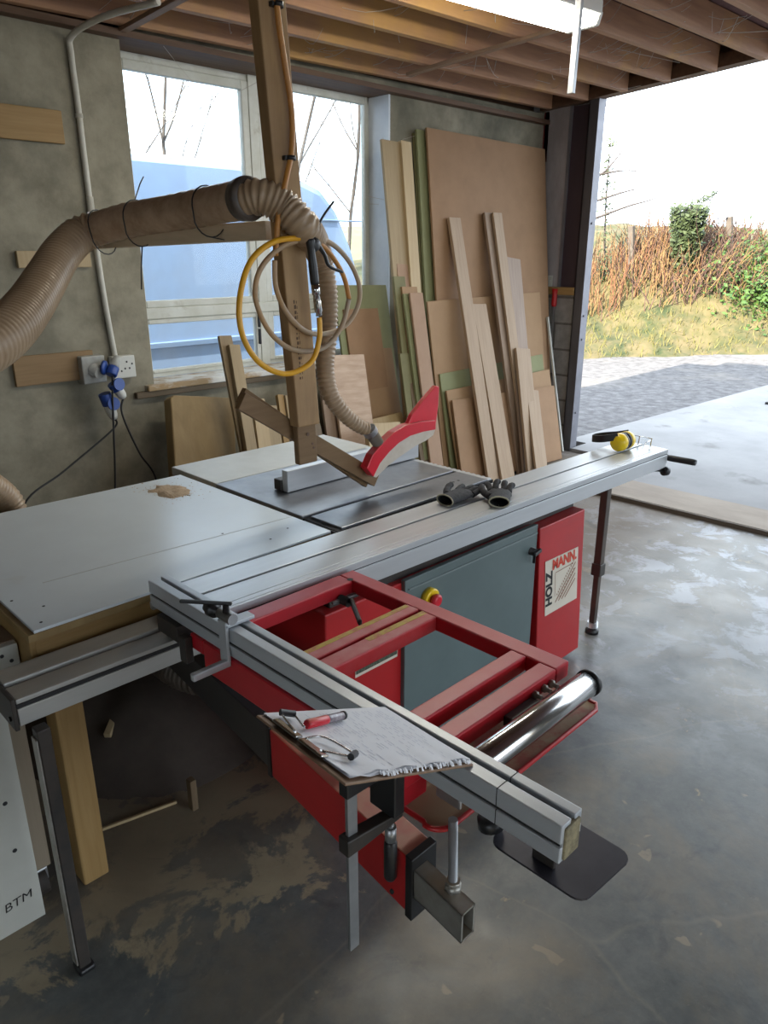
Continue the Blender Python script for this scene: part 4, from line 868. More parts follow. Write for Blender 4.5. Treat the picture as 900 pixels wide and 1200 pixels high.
tag(lh, 'tan ribbed hose dropping behind the far left of the bench', 'hose')

# ------------------------------------------------------------------ air line
al = thing('air_line', 'orange air line clipped down the hanging post', 'air hose', (1.447, 1.850, 2.240))
path = spline([(1.435, 1.845, 2.433), (1.442, 1.845, 2.318), (1.457, 1.845, 2.220), (1.477, 1.845, 2.097), (1.472, 1.845, 1.999), (1.447, 1.845, 1.919), (1.420, 1.845, 1.838), (1.407, 1.842, 1.799), (1.392, 1.838, 1.711)], 8)
MB().tube(path, 0.0085, 10).build('hose', orhose, al)
for pp in ((1.444, 1.845, 2.342), (1.468, 1.845, 1.970)):
    c = Vector(pp); m = MB(); m.lathe([(0.0135, 0), (0.0135, 0.012)], c, (0.05, 0, 1), 14).box(c.x - 0.02, c.x + 0.02, c.y, 1.862, c.z, c.z + 0.012, 0.002); m.build('pipe_clip', blackp, al)
coil = thing('coiled_air_hose', 'yellow to grey coiled air hose looped on the hanging post', 'air hose', (1.466, 1.840, 1.758))
seq = [(383,372,1.80),(379,400,1.80),(366,428,1.80),(335,438,1.81),(302,424,1.815),(282,390,1.82),(281,345,1.825),(296,302,1.83),(330,281,1.825),(350,278,1.82)]
Y1 = [(1.519, 1.800, 1.532), (1.516, 1.800, 1.466), (1.479, 1.800, 1.399), (1.382, 1.800, 1.375), (1.291, 1.805, 1.417), (1.241, 1.810, 1.500), (1.243, 1.815, 1.598), (1.291, 1.820, 1.697), (1.378, 1.820, 1.750), (1.491, 1.820, 1.761)]
Y2 = [(1.491, 1.820, 1.761), (1.575, 1.825, 1.730), (1.647, 1.830, 1.654), (1.676, 1.835, 1.580), (1.645, 1.840, 1.493), (1.565, 1.842, 1.432), (1.453, 1.845, 1.436), (1.368, 1.848, 1.493), (1.319, 1.845, 1.589), (1.333, 1.840, 1.669), (1.400, 1.835, 1.729), (1.480, 1.830, 1.756)]
Y3 = [(1.480, 1.830, 1.756), (1.593, 1.838, 1.752), (1.681, 1.842, 1.697), (1.731, 1.845, 1.618), (1.721, 1.848, 1.545), (1.654, 1.850, 1.487), (1.531, 1.850, 1.479), (1.444, 1.848, 1.534), (1.393, 1.842, 1.615), (1.388, 1.838, 1.699)]
MB().tube(spline(Y1, 8), 0.0085, 10).build('hose', yelhose, coil)
MB().tube(spline(Y2[:4], 8), 0.0078, 10).build('hose', orhose, coil)
MB().tube(spline(Y2[3:], 8), 0.0078, 10).build('hose', greyhose, coil)
MB().tube(spline(Y3, 8), 0.0078, 10).build('hose', greyhose, coil)
gun = thing('air_blow_gun', 'black air blow gun hanging from the top of the hose coil on the post', 'blow gun', (1.500, 1.800, 1.746))
a, b, c = Vector((1.494, 1.800, 1.739)), Vector((1.506, 1.800, 1.630)), Vector((1.519, 1.800, 1.537))
m = MB(); m.tube(spline([a + Vector((0, 0, 0.02)), a, a.lerp(b, 0.5), b], 5), [0.010, 0.013, 0.014, 0.014, 0.014, 0.013, 0.012, 0.012, 0.012, 0.013, 0.014, 0.014, 0.014, 0.014, 0.014, 0.013][:16], 12).ball(a + Vector((0.012, 0, 0.004)), 0.02, (1.2, 0.7, 1.1)); m.build('gun_body', blackp, gun)
m = MB(); m.lathe([(0.013, 0), (0.013, 0.03), (0.010, 0.032), (0.012, 0.05), (0.012, 0.08), (0.009, 0.085), (0.010, (c - b).length)], b, c - b, 12); m.build('coupling', chrome, gun)
m = MB(); m.tube(spline([a + Vector((0.02, 0, 0.01)), (1.546, 1.800, 1.715), (1.565, 1.800, 1.681), (1.620, 1.800, 1.663)], 6), [0.009, 0.009, 0.008, 0.008, 0.007, 0.007, 0.006, 0.006, 0.006, 0.006, 0.006, 0.006, 0.005, 0.005, 0.005, 0.005, 0.005, 0.005, 0.004][:19], 8); m.build('trigger', blackp, gun)
m = MB(); m.tube(spline([a + Vector((0.01, 0, 0.015)), (1.536, 1.800, 1.811), (1.588, 1.800, 1.864)], 6), 0.0035, 6).tube(spline([a, (1.518, 1.835, 1.778), (1.505, 1.860, 1.764)], 4), 0.004, 6); m.build('cable_tie', blackp, gun)

# ------------------------------------------------------------------ on the window wall
def wbox(name, lab, cat, x0, x1, z0, z1, t, m, group=None, bev=0.003):
    return tag(MB().box(x0, x1, 4.0 - t, 4.0, z0, z1, bev).build(name, m, origin=((x0 + x1) / 2, 4.0, (z0 + z1) / 2)), lab, cat, group)
wbox('wall_board', 'brown timber board fixed high on the wall at the left edge', 'board', 1.30, 1.757, 2.225, 2.372, 0.022, pine_x)
o = wbox('wall_board', 'short pale timber board on the wall behind the bend in the pipe', 'board', 1.443, 1.812, 1.648, 1.728, 0.025, whitewood)
wbox('wall_board', 'long brown timber board on the wall left of the sockets', 'board', 1.345, 1.76, 1.075, 1.225, 0.022, wood('brown_board', (0.34, 0.205, 0.085), (0.44, 0.28, 0.13), GX))
cd = thing('wall_conduit', 'white plastic conduit running down the wall to the sockets', 'conduit', (1.85, 3.98, 1.9))
m = MB(); m.tube(spline([(1.885, 3.982, 1.17), (1.862, 3.982, 1.5), (1.848, 3.982, 1.95), (1.846, 3.982, 2.40), (1.842, 3.98, 2.62), (1.845, 3.95, 2.70), (1.90, 3.72, 2.745), (2.0, 3.40, 2.76)], 8), 0.0145, 12); m.build('tube', conduitm, cd)
m = MB(); m.cyl((1.849, 3.982, 1.90), (1.849, 3.982, 1.99), 0.018, n=14); m.build('coupler', conduitm, cd)
MB().cyl((1.845, 3.982, 2.35), (1.845, 3.982, 2.37), 0.019, n=14).build('clip', conduitm, cd)
so = thing('double_socket', 'white double wall socket at the foot of the conduit', 'socket', (1.92, 4.0, 1.12))
MB().box(1.852, 1.985, 3.955, 4.0, 1.06, 1.182, 0.005).build('socket_plate', socketw, so)
m = MB()
for x, z in ((1.935, 1.148), (1.922, 1.112), (1.948, 1.112), (1.965, 1.135), (1.90, 1.10)): m.box(x - 0.004, x + 0.004, 3.953, 3.956, z - 0.005, z + 0.005)
m.build('socket_holes', groove, so)
jb = thing('industrial_outlet', 'grey industrial outlet box with blue flaps on the wall', 'outlet', (1.725, 4.0, 1.12))
MB().box(1.672, 1.80, 3.93, 4.0, 1.055, 1.20, 0.006).build('outlet_box', greypl, jb)
m = MB(); m.cyl((1.735, 3.93, 1.13), (1.745, 3.88, 1.115), 0.034, n=18); m.build('outlet_sleeve', greypl, jb)
m = MB(); m.lathe([(0.038, 0), (0.038, 0.012), (0.02, 0.016)], (1.765, 3.885, 1.14), (0.6, -0.7, -0.1), 18); m.build('outlet_flap', blue, jb)
def plug(lab, a, b, r, dark):
    a, b = Vector(a), Vector(b); t = thing('industrial_plug', lab, 'plug', a, 'plugs at the wall outlets')
    d = b - a; L = d.length
    MB().lathe([(r * 0.95, 0), (r, 0.005), (r, L * 0.42), (r * 0.9, L * 0.44)], a, d, 18).build('plug_shroud', blue, t)
    MB().lathe([(r * 0.85, L * 0.42), (r * 0.9, L * 0.5), (r * 0.75, L * 0.85), (r * 0.5, L)], a, d, 18).build('plug_body', dark, t)
    return t
plug('grey industrial plug tilted up out of the outlet under the conduit', (1.792, 3.86, 1.10), (1.855, 3.89, 1.19), 0.030, greypl)
t = plug('white industrial plug with round blue flap hanging at the middle', (1.80, 3.87, 1.055), (1.855, 3.87, 0.97), 0.032, socketw)
MB().lathe([(0.034, 0), (0.034, 0.01)], (1.82, 3.845, 1.05), (0.2, -1, 0.1), 18).build('plug_flap', blue, t)
t = plug('white industrial plug with blue socket hanging lowest at the wall', (1.76, 3.90, 1.0), (1.80, 3.90, 0.855), 0.034, socketw)
MB().lathe([(0.036, 0), (0.036, 0.01)], (1.79, 3.872, 0.945), (0.1, -1, 0.1), 18).build('plug_flap', blue, t)
def cable(lab, pts, r=0.0055):
    tag(MB().tube(spline(pts, 8), r, 8).build('power_cable', blackp, origin=pts[0]), lab, 'cable', 'power cables below the sockets')
cable('black cable sagging down left from the lowest blue plug', [(1.80, 3.90, 0.857), (1.785, 3.90, 0.80), (1.468, 3.850, 0.634), (1.226, 3.800, 0.515), (1.15, 3.8, 0.2), (1.05, 3.75, 0.01)])
cable('black cable hanging straight down in front of the sockets', [(1.862, 3.885, 1.18), (1.801, 3.860, 1.097), (1.771, 3.860, 0.822), (1.735, 3.860, 0.464), (1.66, 3.86, 0.02)])
cable('black cable slanting down right from the middle plug', [(1.855, 3.87, 0.975), (1.833, 3.870, 0.883), (1.907, 3.870, 0.651), (1.996, 3.870, 0.455), (2.0, 3.87, 0.02)])

# ------------------------------------------------------------------ strip light and the hanging rod
fl = thing('strip_light', 'white fluorescent strip light fixed under the joists', 'light', (3.2, 2.42, 2.8))
ang = math.radians(-6.5)
m = MB(); m.box(2.35, 3.755, 2.28, 2.52, 2.805, 2.868, 0.01); bmesh.ops.translate(m.bm, vec=(-0.04, -0.02, 0), verts=m.bm.verts[:]); m.rot(ang, (3.2, 2.4, 2.8)); m.build('casing', whitecase, fl)
m = MB(); m.prism([(2.37, 2.29, 2.806), (2.37, 2.31, 2.765), (2.37, 2.49, 2.765), (2.37, 2.51, 2.806)], (1.37, 0, 0), 0.008); bmesh.ops.translate(m.bm, vec=(-0.04, -0.02, 0), verts=m.bm.verts[:]); m.rot(ang, (3.2, 2.4, 2.8)); m.build('diffuser', white, fl)
m = MB(); m.prism([(3.741, 2.286, 2.82), (3.741, 2.306, 2.762), (3.741, 2.494, 2.762), (3.741, 2.514, 2.82)], (0.03, 0, 0), 0.008); bmesh.ops.translate(m.bm, vec=(-0.04, -0.02, 0), verts=m.bm.verts[:]); m.rot(ang, (3.2, 2.4, 2.8)); m.build('end_cap', whitecase, fl)
for x in (2.6, 3.5): MB().cyl((x, 2.40, 2.866), (x, 2.40, 2.93), 0.012, n=10).build('fixing', zinc, fl)
hr = MB().bar((3.168, 2.0, 2.98), (3.141, 2.0, 2.370), 0.030, 0.006, up=(1, 0, 0), bev=0.002).bar((3.172, 1.988, 2.98), (3.145, 1.988, 2.372), 0.005, 0.022, up=(1, 0, 0)).build('hanging_strut', zinc, origin=(3.16, 2.0, 2.9))
tag(hr, 'thin galvanised metal strut hanging down in front of the strip light', 'strut')
m = MB(); rw = random.Random(21)
for k in range(260):                      # dusty cobweb strands slung between the joists
    x = rw.uniform(0.9, 5.6); y = 3.90 - 0.335 * rw.randint(0, 6) + 0.03; z = RZ(x, y) + rw.uniform(0.0, 0.12)
    x2, y2 = x + rw.gauss(0, 0.22), y - rw.uniform(0.04, 0.30); z2 = RZ(x2, y2) + rw.uniform(0.0, 0.14)
    a_, b_ = Vector((x, y, z)), Vector((x2, y2, z2)); c_ = (a_ + b_) / 2 - Vector((0, 0, rw.uniform(0.0, 0.05)))
    r_w = rw.uniform(0.0008, 0.0020); m.tube(spline([a_, c_, b_], 3), r_w, 4, cap=False)
for a_, b_ in (((4.03, 4.05, 2.47), (4.28, 3.97, 2.50)), ((3.9, 4.1, 2.10), (4.25, 3.93, 2.08)), ((4.0, 4.15, 2.05), (4.2, 3.93, 2.09)), ((2.3, 3.9, 2.72), (2.75, 4.15, 2.55)), ((2.75, 4.15, 2.55), (3.05, 3.8, 2.76))):
    a_, b_ = Vector(a_), Vector(b_); m.tube(spline([a_, (a_ + b_) / 2 - Vector((0, 0, 0.02)), b_], 4), 0.0014, 4, cap=False)
tag(m.build('cobwebs', webm, origin=(3.0, 3.5, 2.8)), 'pale dusty cobweb strands hanging between the ceiling joists', 'cobwebs', kind='stuff')

# ------------------------------------------------------------------ boards and sheets leaning along the window wall
def leaner(name, lab, cat, top, foot, w, t, m, group=None, roll=0.0, gapx=0.0):
    # top: (x, y, z) of the centre of the front top edge; foot: (x, y) on the floor below it
    T, F = Vector(top), Vector((foot[0], foot[1], 0.0)); u = (T - F).normalized(); L = (T - F).length
    X = Vector((math.cos(roll), math.sin(roll), 0)); X = (X - u * X.dot(u)).normalized(); nrm = u.cross(X)      # nrm points away from the viewer (+Y)
    if nrm.y < 0: nrm = -nrm
    mb = MB()
    mb.quadbox((0, t / 2, L / 2), Vector((w / 2, 0, 0)), Vector((0, t / 2, 0)), Vector((0, 0, L / 2)), min(0.002, t / 4))
    o = mb.build(name, m)
    M = Matrix((( X.x, nrm.x, u.x, F.x), (X.y, nrm.y, u.y, F.y), (X.z, nrm.z, u.z, F.z), (0, 0, 0, 1)))
    zmin = min((M @ Vector((sx * w / 2, sy * t, 0))).z for sx in (-1, 1) for sy in (0, 1)); M.translation.z -= zmin
    o.matrix_world = M
    return tag(o, lab, cat, group)
S = 'sheets leaning on the window wall'; Pk = 'planks leaning on the sheets'; St = 'strips in the upright bundle'
E2 = wood('blond_strip', (0.40, 0.29, 0.15), (0.50, 0.37, 0.20))
# sheet stack by the door, back to front
leaner('board_sheet', 'narrow green edged sheet at the very back of the tall stack', 'sheet', (4.98, 3.975, 2.50), (4.95, 3.70), 1.42, 0.014, mrmdfd, S)
leaner('board_sheet', 'green sheet behind the tall brown sheet, its pale edge showing', 'sheet', (4.99, 3.945, 2.52), (4.96, 3.66), 1.44, 0.022, mrmdf, S)
leaner('board_sheet', 'tall brown fibreboard sheet, largest one near the door post', 'sheet', (5.072, 3.905, 2.535), (5.045, 3.60), 1.48, 0.018, mdf, S)
leaner('board_sheet', 'half height brown sheet in front of the tall brown sheet', 'sheet', (4.900, 3.735, 1.382), (4.917, 3.520), 1.44, 0.016, mdf2, S)
leaner('board_sheet', 'low green sheet in front of the half height brown sheet', 'sheet', (4.905, 3.640, 0.862), (4.921, 3.480), 1.36, 0.016, mrmdf, S)
leaner('board_sheet', 'low brown sheet in front of the green sheet by the door post', 'sheet', (4.933, 3.585, 0.742), (4.942, 3.410), 1.38, 0.016, mdf2, S)
leaner('board_sheet', 'lowest brown sheet, front one of the stack by the door post', 'sheet', (4.938, 3.530, 0.624), (4.913, 3.375), 1.36, 0.016, mdf, S)
for lab, tp, ft, wd, th, mt_ in (
          ('tallest pale plank, first from the left on the sheets', (4.541, 3.800, 1.958), (4.521, 3.300), 0.13, 0.026, oak),
          ('pale plank beside the tallest left plank and shorter than it', (4.737, 3.690, 1.333), (4.669, 3.270), 0.165, 0.024, oak),
          ('tall brown plank hiding behind the pale plank at the middle', (4.949, 3.800, 2.007), (4.968, 3.350), 0.11, 0.024, oakd),
          ('tall pale plank standing third from the left on the sheets', (5.018, 3.770, 2.008), (5.033, 3.320), 0.11, 0.022, oak),
          ('wide greyish oak plank right of the third tall plank', (5.204, 3.735, 1.662), (4.996, 3.285), 0.20, 0.022, wood('grey_oak', (0.36, 0.255, 0.185), (0.47, 0.35, 0.265))),
          ('short pale plank in front of the wide oak plank', (5.098, 3.510, 0.972), (4.956, 3.220), 0.185, 0.024, oak),
          ('shortest pale plank, rightmost of those on the sheets', (5.136, 3.420, 0.640), (4.986, 3.170), 0.155, 0.022, oak)):
    leaner('timber_plank', lab, 'plank', tp, ft, wd, th, mt_, Pk)
leaner('thin_stick', 'thin white stick leaning beside the door post', 'stick', (5.757, 3.72, 1.185), (5.82, 3.50), 0.022, 0.018, whitep)
hk = thing('red_handled_bar', 'steel bar with a red grip standing against the blockwork', 'bar', (5.85, 3.78, 0))
MB().cyl((5.855, 3.74, 0.0), (5.868, 3.745, 1.28), 0.013, n=10).build('bar', zinc, hk)
MB().lathe([(0.020, 0), (0.024, 0.02), (0.022, 0.10), (0.026, 0.15)], (5.866, 3.744, 1.27), (0.01, 0, 1), 14).build('grip', redcl, hk)
sg = tag(MB().box(5.862, 5.867, 3.775, 3.90, 1.44, 1.53).build('small_sign', whitep, origin=(5.865, 3.84, 1.44)), 'small white sign with black marks on the rail by the door', 'sign')
m = MB()
for y in (3.86, 3.835): m.bar((5.8612, y + 0.012, 1.485), (5.8612, y - 0.012, 1.505), 0.001, 0.009).bar((5.8612, y + 0.012, 1.485), (5.8612, y - 0.012, 1.462), 0.001, 0.009)
m.bar((5.8612, 3.795, 1.495), (5.8612, 3.795, 1.52), 0.001, 0.006)
m.build('sign_marks', ink, sg)
# tall bundle right of the window
leaner('tall_board', 'tall blond board with white edge at the right of the window', 'board', (3.955, 3.88, 2.425), (3.89, 3.50), 0.19, 0.022, E2, 'tall boards right of the window')
leaner('tall_board', 'tall pale whitewood board, right one of the pair by the window', 'board', (4.075, 3.86, 2.43), (3.96, 3.47), 0.10, 0.03, whitewood, 'tall boards right of the window')
for lab, tp, ft, w, t, mm in (
    ('brown strip, tallest of the bundle below the tall boards', (3.975, 3.790, 1.754), (3.858, 3.450), 0.17, 0.020, mdf),
    ('pinkish strip, second tallest in the bundle', (3.957, 3.755, 1.636), (3.865, 3.420), 0.155, 0.018, mdfp),
    ('dark green edged strip inside the bundle', (3.870, 3.720, 1.559), (3.804, 3.395), 0.11, 0.020, mrmdfd),
    ('pale brown strip third from the front of the bundle', (3.942, 3.690, 1.490), (3.892, 3.370), 0.155, 0.018, mdf2),
    ('green strip second from the front of the bundle', (3.920, 3.660, 1.446), (3.887, 3.345), 0.14, 0.020, mrmdf),
    ('pale pink brown strip at the front of the bundle', (3.948, 3.630, 1.452), (3.904, 3.310), 0.13, 0.018, mdfp),
    ('short dark strip low at the left of the bundle', (3.801, 3.600, 1.054), (3.769, 3.370), 0.09, 0.018, mrmdfd),
    ('shortest dark strip low at the front of the bundle', (3.859, 3.570, 0.903), (3.817, 3.330), 0.09, 0.018, plyd)):
    leaner('board_strip', lab, 'strip', tp, ft, w, t, mm, St)
G2 = 'panels below the window'
leaner('sheet_offcut', 'green panel standing against the right end of the window', 'panel', (3.70, 3.93, 1.497), (3.66, 3.62), 0.50, 0.018, mrmdf, G2)
leaner('sheet_offcut', 'brown panel in front of the green panel', 'panel', (3.66, 3.885, 1.345), (3.63, 3.585), 0.325, 0.016, mdf, G2)
leaner('sheet_offcut', 'lower brown panel in front of the other two panels', 'panel', (3.715, 3.84, 1.063), (3.655, 3.54), 0.40, 0.018, mdf2, G2)
leaner('sheet_offcut', 'low yellowish panel at the foot of the brown panels', 'panel', (3.603, 3.620, 0.629), (3.62, 3.42), 0.40, 0.018, wood('yellow_ply', (0.44, 0.30, 0.13), (0.54, 0.38, 0.18)), G2)
leaner('sheet_offcut', 'oak grained panel with streaks right of the hanging post', 'panel', (3.365, 3.71, 1.063), (3.28, 3.42), 0.30, 0.02, mat('streaked_oak', (0.34, 0.225, 0.145), (0.48, 0.35, 0.25), rough=0.65, scale=26, stretch=(0.2, 1, 1.4), contrast=(0.3, 0.7)), G2)
leaner('sheet_offcut', 'dark oak panel just behind the streaked oak panel', 'panel', (3.26, 3.755, 1.065), (3.16, 3.46), 0.24, 0.02, oakd, G2)
leaner('timber_block', 'short pale block with dark knots before the low panels', 'block', (3.420, 3.420, 0.630), (3.35, 3.25), 0.30, 0.04, whitewood)
leaner('sheet_offcut', 'low pale panel in front of the streaked oak panel', 'panel', (3.139, 3.450, 0.530), (3.13, 3.28), 0.28, 0.018, oak, G2)
leaner('timber_strip', 'dark narrow strip behind the foot of the hanging post', 'strip', (2.991, 3.600, 0.680), (2.95, 3.35), 0.06, 0.02, plyd)
# big slab and strips at the left below the sill
sb = thing('timber_slab', 'thick brown timber slab leaning on the wall below the window', 'slab', (2.18, 3.6, 0))
m = MB()
F0, T0 = Vector((2.10, 3.50, 0.03)), Vector((2.305, 3.80, 0.935)); u = (T0 - F0).normalized(); X = Vector((1, 0, 0)); X = (X - u * u.x).normalized(); nr = u.cross(X); nr = nr if nr.y > 0 else -nr
hw = 0.205; L = (T0 - F0).length
edge = [(-hw, 0), (hw * 0.96, 0), (hw * 0.92, L * 0.35), (hw * 0.97, L * 0.62), (hw * 0.99, L * 0.86), (hw, L), (hw * 0.2, L * 0.995), (-hw * 0.9, L * 0.985), (-hw * 1.0, L * 0.965), (-hw * 0.98, L * 0.4)]
m.prism([F0 + X * a_ + u * b_ for a_, b_ in edge], nr * 0.09, 0.008); m.build('slab', slab_wood, sb)
K = 'strips leaning right of the slab'
leaner('timber_strip', 'tallest grey brown strip leaning on the sill beside the slab', 'strip', (2.447, 3.74, 1.26), (2.37, 3.33), 0.085, 0.022, wood('tan_strip', (0.28, 0.19, 0.09), (0.38, 0.27, 0.14)), K)
leaner('timber_strip', 'pale strip leaning on the sill, front one beside the slab', 'strip', (2.472, 3.69, 1.205), (2.345, 3.27), 0.072, 0.035, E2, K)
leaner('timber_strip', 'short blond strip in front of the two strips beside the slab', 'strip', (2.596, 3.660, 0.879), (2.45, 3.32), 0.09, 0.025, whitewood, K)
leaner('timber_strip', 'wide short pale strip seen below the left of the brace', 'strip', (2.698, 3.700, 0.818), (2.55, 3.36), 0.12, 0.02, E2, K)
leaner('timber_strip', 'narrow dark strip left of the hanging post', 'strip', (2.868, 3.800, 0.851), (2.70, 3.45), 0.045, 0.03, pine_z, K)
leaner('timber_strip', 'narrow pale strip tight against the left of the hanging post', 'strip', (2.914, 3.780, 0.848), (2.78, 3.45), 0.05, 0.02, E2, K)

# ------------------------------------------------------------------ things on the saw
def glove(lab, pos, yaw, curl, mf, seed):
    t = thing('work_glove', lab, 'glove', pos, 'work gloves on the sliding table'); r = random.Random(seed)
    R = Matrix.Rotation(yaw, 3, 'Z'); W = lambda v: Vector(pos) + R @ Vector(v)
    m = MB()
    prof = [(-0.085, 0.036, 0.020), (-0.06, 0.037, 0.019), (-0.03, 0.040, 0.018), (0.0, 0.045, 0.017), (0.03, 0.044, 0.015), (0.045, 0.036, 0.012)]
    rings = []
    for x, a, b in prof: rings.append([m.bm.verts.new(W((x, a * math.cos(k * PI / 8), 0.020 + b * math.sin(k * PI / 8) + 0.002 * math.sin(3 * k + x * 90)))) for k in range(16)])
    for A, B in zip(rings, rings[1:]):
        for k in range(16):
            f = m.bm.faces.new((A[k], A[(k + 1) % 16], B[(k + 1) % 16], B[k])); f.smooth = True
    m.bm.faces.new(rings[-1])
    for i, (y, L, c) in enumerate(((0.034, 0.058, 0.6), (0.012, 0.066, 1.0), (-0.011, 0.062, 0.9), (-0.033, 0.05, 0.7))):
        a = r.uniform(-0.25, 0.25) + y * 3; p = Vector((0.036, y, 0.019)); pts = [p.copy()]; z = 0.0
        for k in range(3):
            p = p + Vector((math.cos(a), math.sin(a) , 0.0)) * L / 3 + Vector((0, 0, 0.010 * curl * c * (1 if k < 2 else -0.4))); a += curl * 0.35 * r.choice((-1, 1)) * 0.6; pts.append(p.copy())
        m.tube([W(q_) for q_ in spline(pts, 4)], [0.0125] * 4 + [0.0118] * 4 + [0.0108] * 4 + [0.007], 10)
    m.tube([W(q_) for q_ in spline([(-0.03, 0.032, 0.02), (0.0, 0.056, 0.026), (0.025, 0.066, 0.034), (0.045, 0.066, 0.038)], 4)], [0.014] * 5 + [0.0125] * 4 + [0.011] * 3 + [0.007], 10)
    m.build('glove_body', mf, t, fixn=True)
    m = MB(); m.tube([W((-0.085, 0.036 * math.cos(k * PI / 8), 0.020 + 0.020 * math.sin(k * PI / 8))) for k in range(16)], 0.003, 6, closed=True); m.build('cuff_edge', glove_b, t)
glove('dark work glove lying flat, left one on the sliding table', (2.03, 1.640, 0.860), 0.05, 0.35, glove_m, 2)
glove('dark work glove with its cuff open toward the operator, right one on the sliding table', (2.135, 1.535, 0.860), 0.62, 1.3, glove_m, 5)
em = thing('ear_defenders', 'yellow ear defenders with black band resting at the far end of the sliding table', 'ear defenders', (3.12, 1.58, 0.86))
cz = 0.903
for sx, lab in ((-1, 0), (1, 0)):
    c = Vector((3.125 + sx * 0.010, 1.575, cz))
    cup = MB().lathe([(0.040, 0.008), (0.042, 0.014), (0.040, 0.034), (0.030, 0.046), (0.012, 0.050)], c, (sx, -0.05 * sx, 0), 24).build('ear_cup', yellow, em)
    MB().lathe([(0.034, -0.006), (0.040, -0.004), (0.040, 0.008), (0.036, 0.010)], c, (sx, -0.05 * sx, 0), 24).build('ear_cushion', blackp, cup)
band = spline([(3.075, 1.575, cz + 0.03), (3.055, 1.64, cz + 0.012), (3.075, 1.70, cz), (3.125, 1.715, cz - 0.003), (3.17, 1.69, cz), (3.185, 1.63, cz + 0.012), (3.172, 1.575, cz + 0.03)], 6)
m = MB()
for a_, b_ in zip(band, band[1:]): m.bar(a_, b_ + (b_ - a_) * 0.1, 0.004, 0.032)
m.build('headband', blackp, em)
sgls = thing('safety_glasses', 'clear safety glasses folded beside the ear defenders', 'glasses', (3.25, 1.54, 0.86))
for y in (1.525, 1.585):
    m = MB(); pts = [(3.262 + 0.012 * math.cos(k * PI / 8 + PI), y + 0.026 * math.sin(k * PI / 8 * 1.0) * 0 + 0.026 * (k / 4 - 1), 0) for k in range(9)]
    A = [m.bm.verts.new((3.262 - 0.010 * abs(k / 4 - 1) ** 2, y + 0.026 * (k / 4 - 1), 0.863)) for k in range(9)]; B = [m.bm.verts.new((3.270 - 0.010 * abs(k / 4 - 1) ** 2, y + 0.026 * (k / 4 - 1), 0.905)) for k in range(9)]
    for k in range(8): m.bm.faces.new((A[k], A[k + 1], B[k + 1], B[k]))
    m.build('lens', glassm, sgls)
m = MB(); m.tube(spline([(3.255, 1.50, 0.900), (3.21, 1.503, 0.892), (3.185, 1.51, 0.866)], 5), 0.0022, 6).tube(spline([(3.255, 1.61, 0.900), (3.225, 1.60, 0.892), (3.21, 1.57, 0.866)], 5), 0.0022, 6).tube([(3.263, 1.50, 0.903), (3.272, 1.555, 0.903), (3.263, 1.61, 0.903)], 0.002, 6); m.build('frame', clearm, sgls)
# clipboard propped on the fence
B0 = Vector((0.545, 0.618, 1.045)); UX = Vector((0.272, -0.008, -0.114)); UY = Vector((0.009, 0.215, 0.0)); UZ = UX.cross(UY).normalized()
def CB(u, v, h=0.0): return B0 + UX * u + UY * v + UZ * h
def cslab(u0, u1, v0, v1, h0, h1, bev=0.0):
    return MB().prism([CB(u0, v0, h0), CB(u1, v0, h0), CB(u1, v1, h0), CB(u0, v1, h0)], UZ * (h1 - h0), bev)
cb = thing('clipboard', 'brown clipboard with a wire clip propped on the crosscut fence', 'clipboard', CB(0.5, 0.5))
cslab(0, 1, 0, 1, -0.004, 0, 0.0015).build('board', hardb, cb)
m = cslab(0.012, 0.06, 0.28, 0.54, 0.004, 0.010, 0.002); cl_ = m.build('clip_bar', chrome, cb)
m = cslab(0.012, 0.06, 0.56, 0.84, 0.004, 0.010, 0.002); m.build('clip_bar', chrome, cb)
m = MB(); m.tube(spline([CB(0.04, 0.35, 0.010), CB(0.16, 0.22, 0.012), CB(0.20, 0.28, 0.012), CB(0.16, 0.50, 0.012), CB(0.05, 0.52, 0.010)], 6), 0.0018, 6).tube(spline([CB(0.04, 0.62, 0.010), CB(0.10, 0.90, 0.012), CB(0.16, 0.86, 0.012), CB(0.12, 0.66, 0.012)], 6), 0.0018, 6); m.build('clip_wire', chrome, cb)
MB().tube([CB(0.15, 0.20, 0.013), CB(0.21, 0.24, 0.013)], 0.0055, 8).build('clip_grip', blackp, cb)
MB().tube([CB(0.09, 0.90, 0.013), CB(0.17, 0.86, 0.013)], 0.0055, 8).build('clip_grip', blackp, cb)
ps = thing('paper_sheets', 'stack of white handwritten paper sheets on the clipboard', 'paper', CB(0.5, 0.5))
rp = random.Random(9)
for k in range(3):
    o_ = 0.012 * k; m = MB(); nU, nV = 14, 10; g = [[None] * (nV + 1) for _ in range(nU + 1)]
    for i in range(nU + 1):
        for j in range(nV + 1):
            u = 0.04 + (0.99 - 0.04) * i / nU; v = 0.03 + o_ + (0.96 - o_) * j / nV; wv = 0.0012 + 0.0012 * k + 0.0022 * (1 - j / nV) ** 4 * (1 + math.sin(i * 1.9 + k))
            if j == 0: v += rp.uniform(-0.010, 0.006)
            g[i][j] = m.bm.verts.new(CB(u, v, wv))
    for i in range(nU):
        for j in range(nV):
            f = m.bm.faces.new((g[i][j], g[i + 1][j], g[i + 1][j + 1], g[i][j + 1])); f.smooth = True
    sh = m.build('sheet', paper, ps)
m = MB()
for k in range(26):
    u = 0.26 + k * 0.026; v = 0.92
    while v > 0.14:
        ln = rp.uniform(0.02, 0.09)
        if rp.random() < 0.55: m.face([CB(u, v, 0.0046), CB(u + 0.0045, v, 0.0046), CB(u + 0.0045, v - ln, 0.0046), CB(u, v - ln, 0.0046)])
        v -= ln + rp.uniform(0.01, 0.04)
m.build('faint_writing', inkgrey, ps)
m = MB()
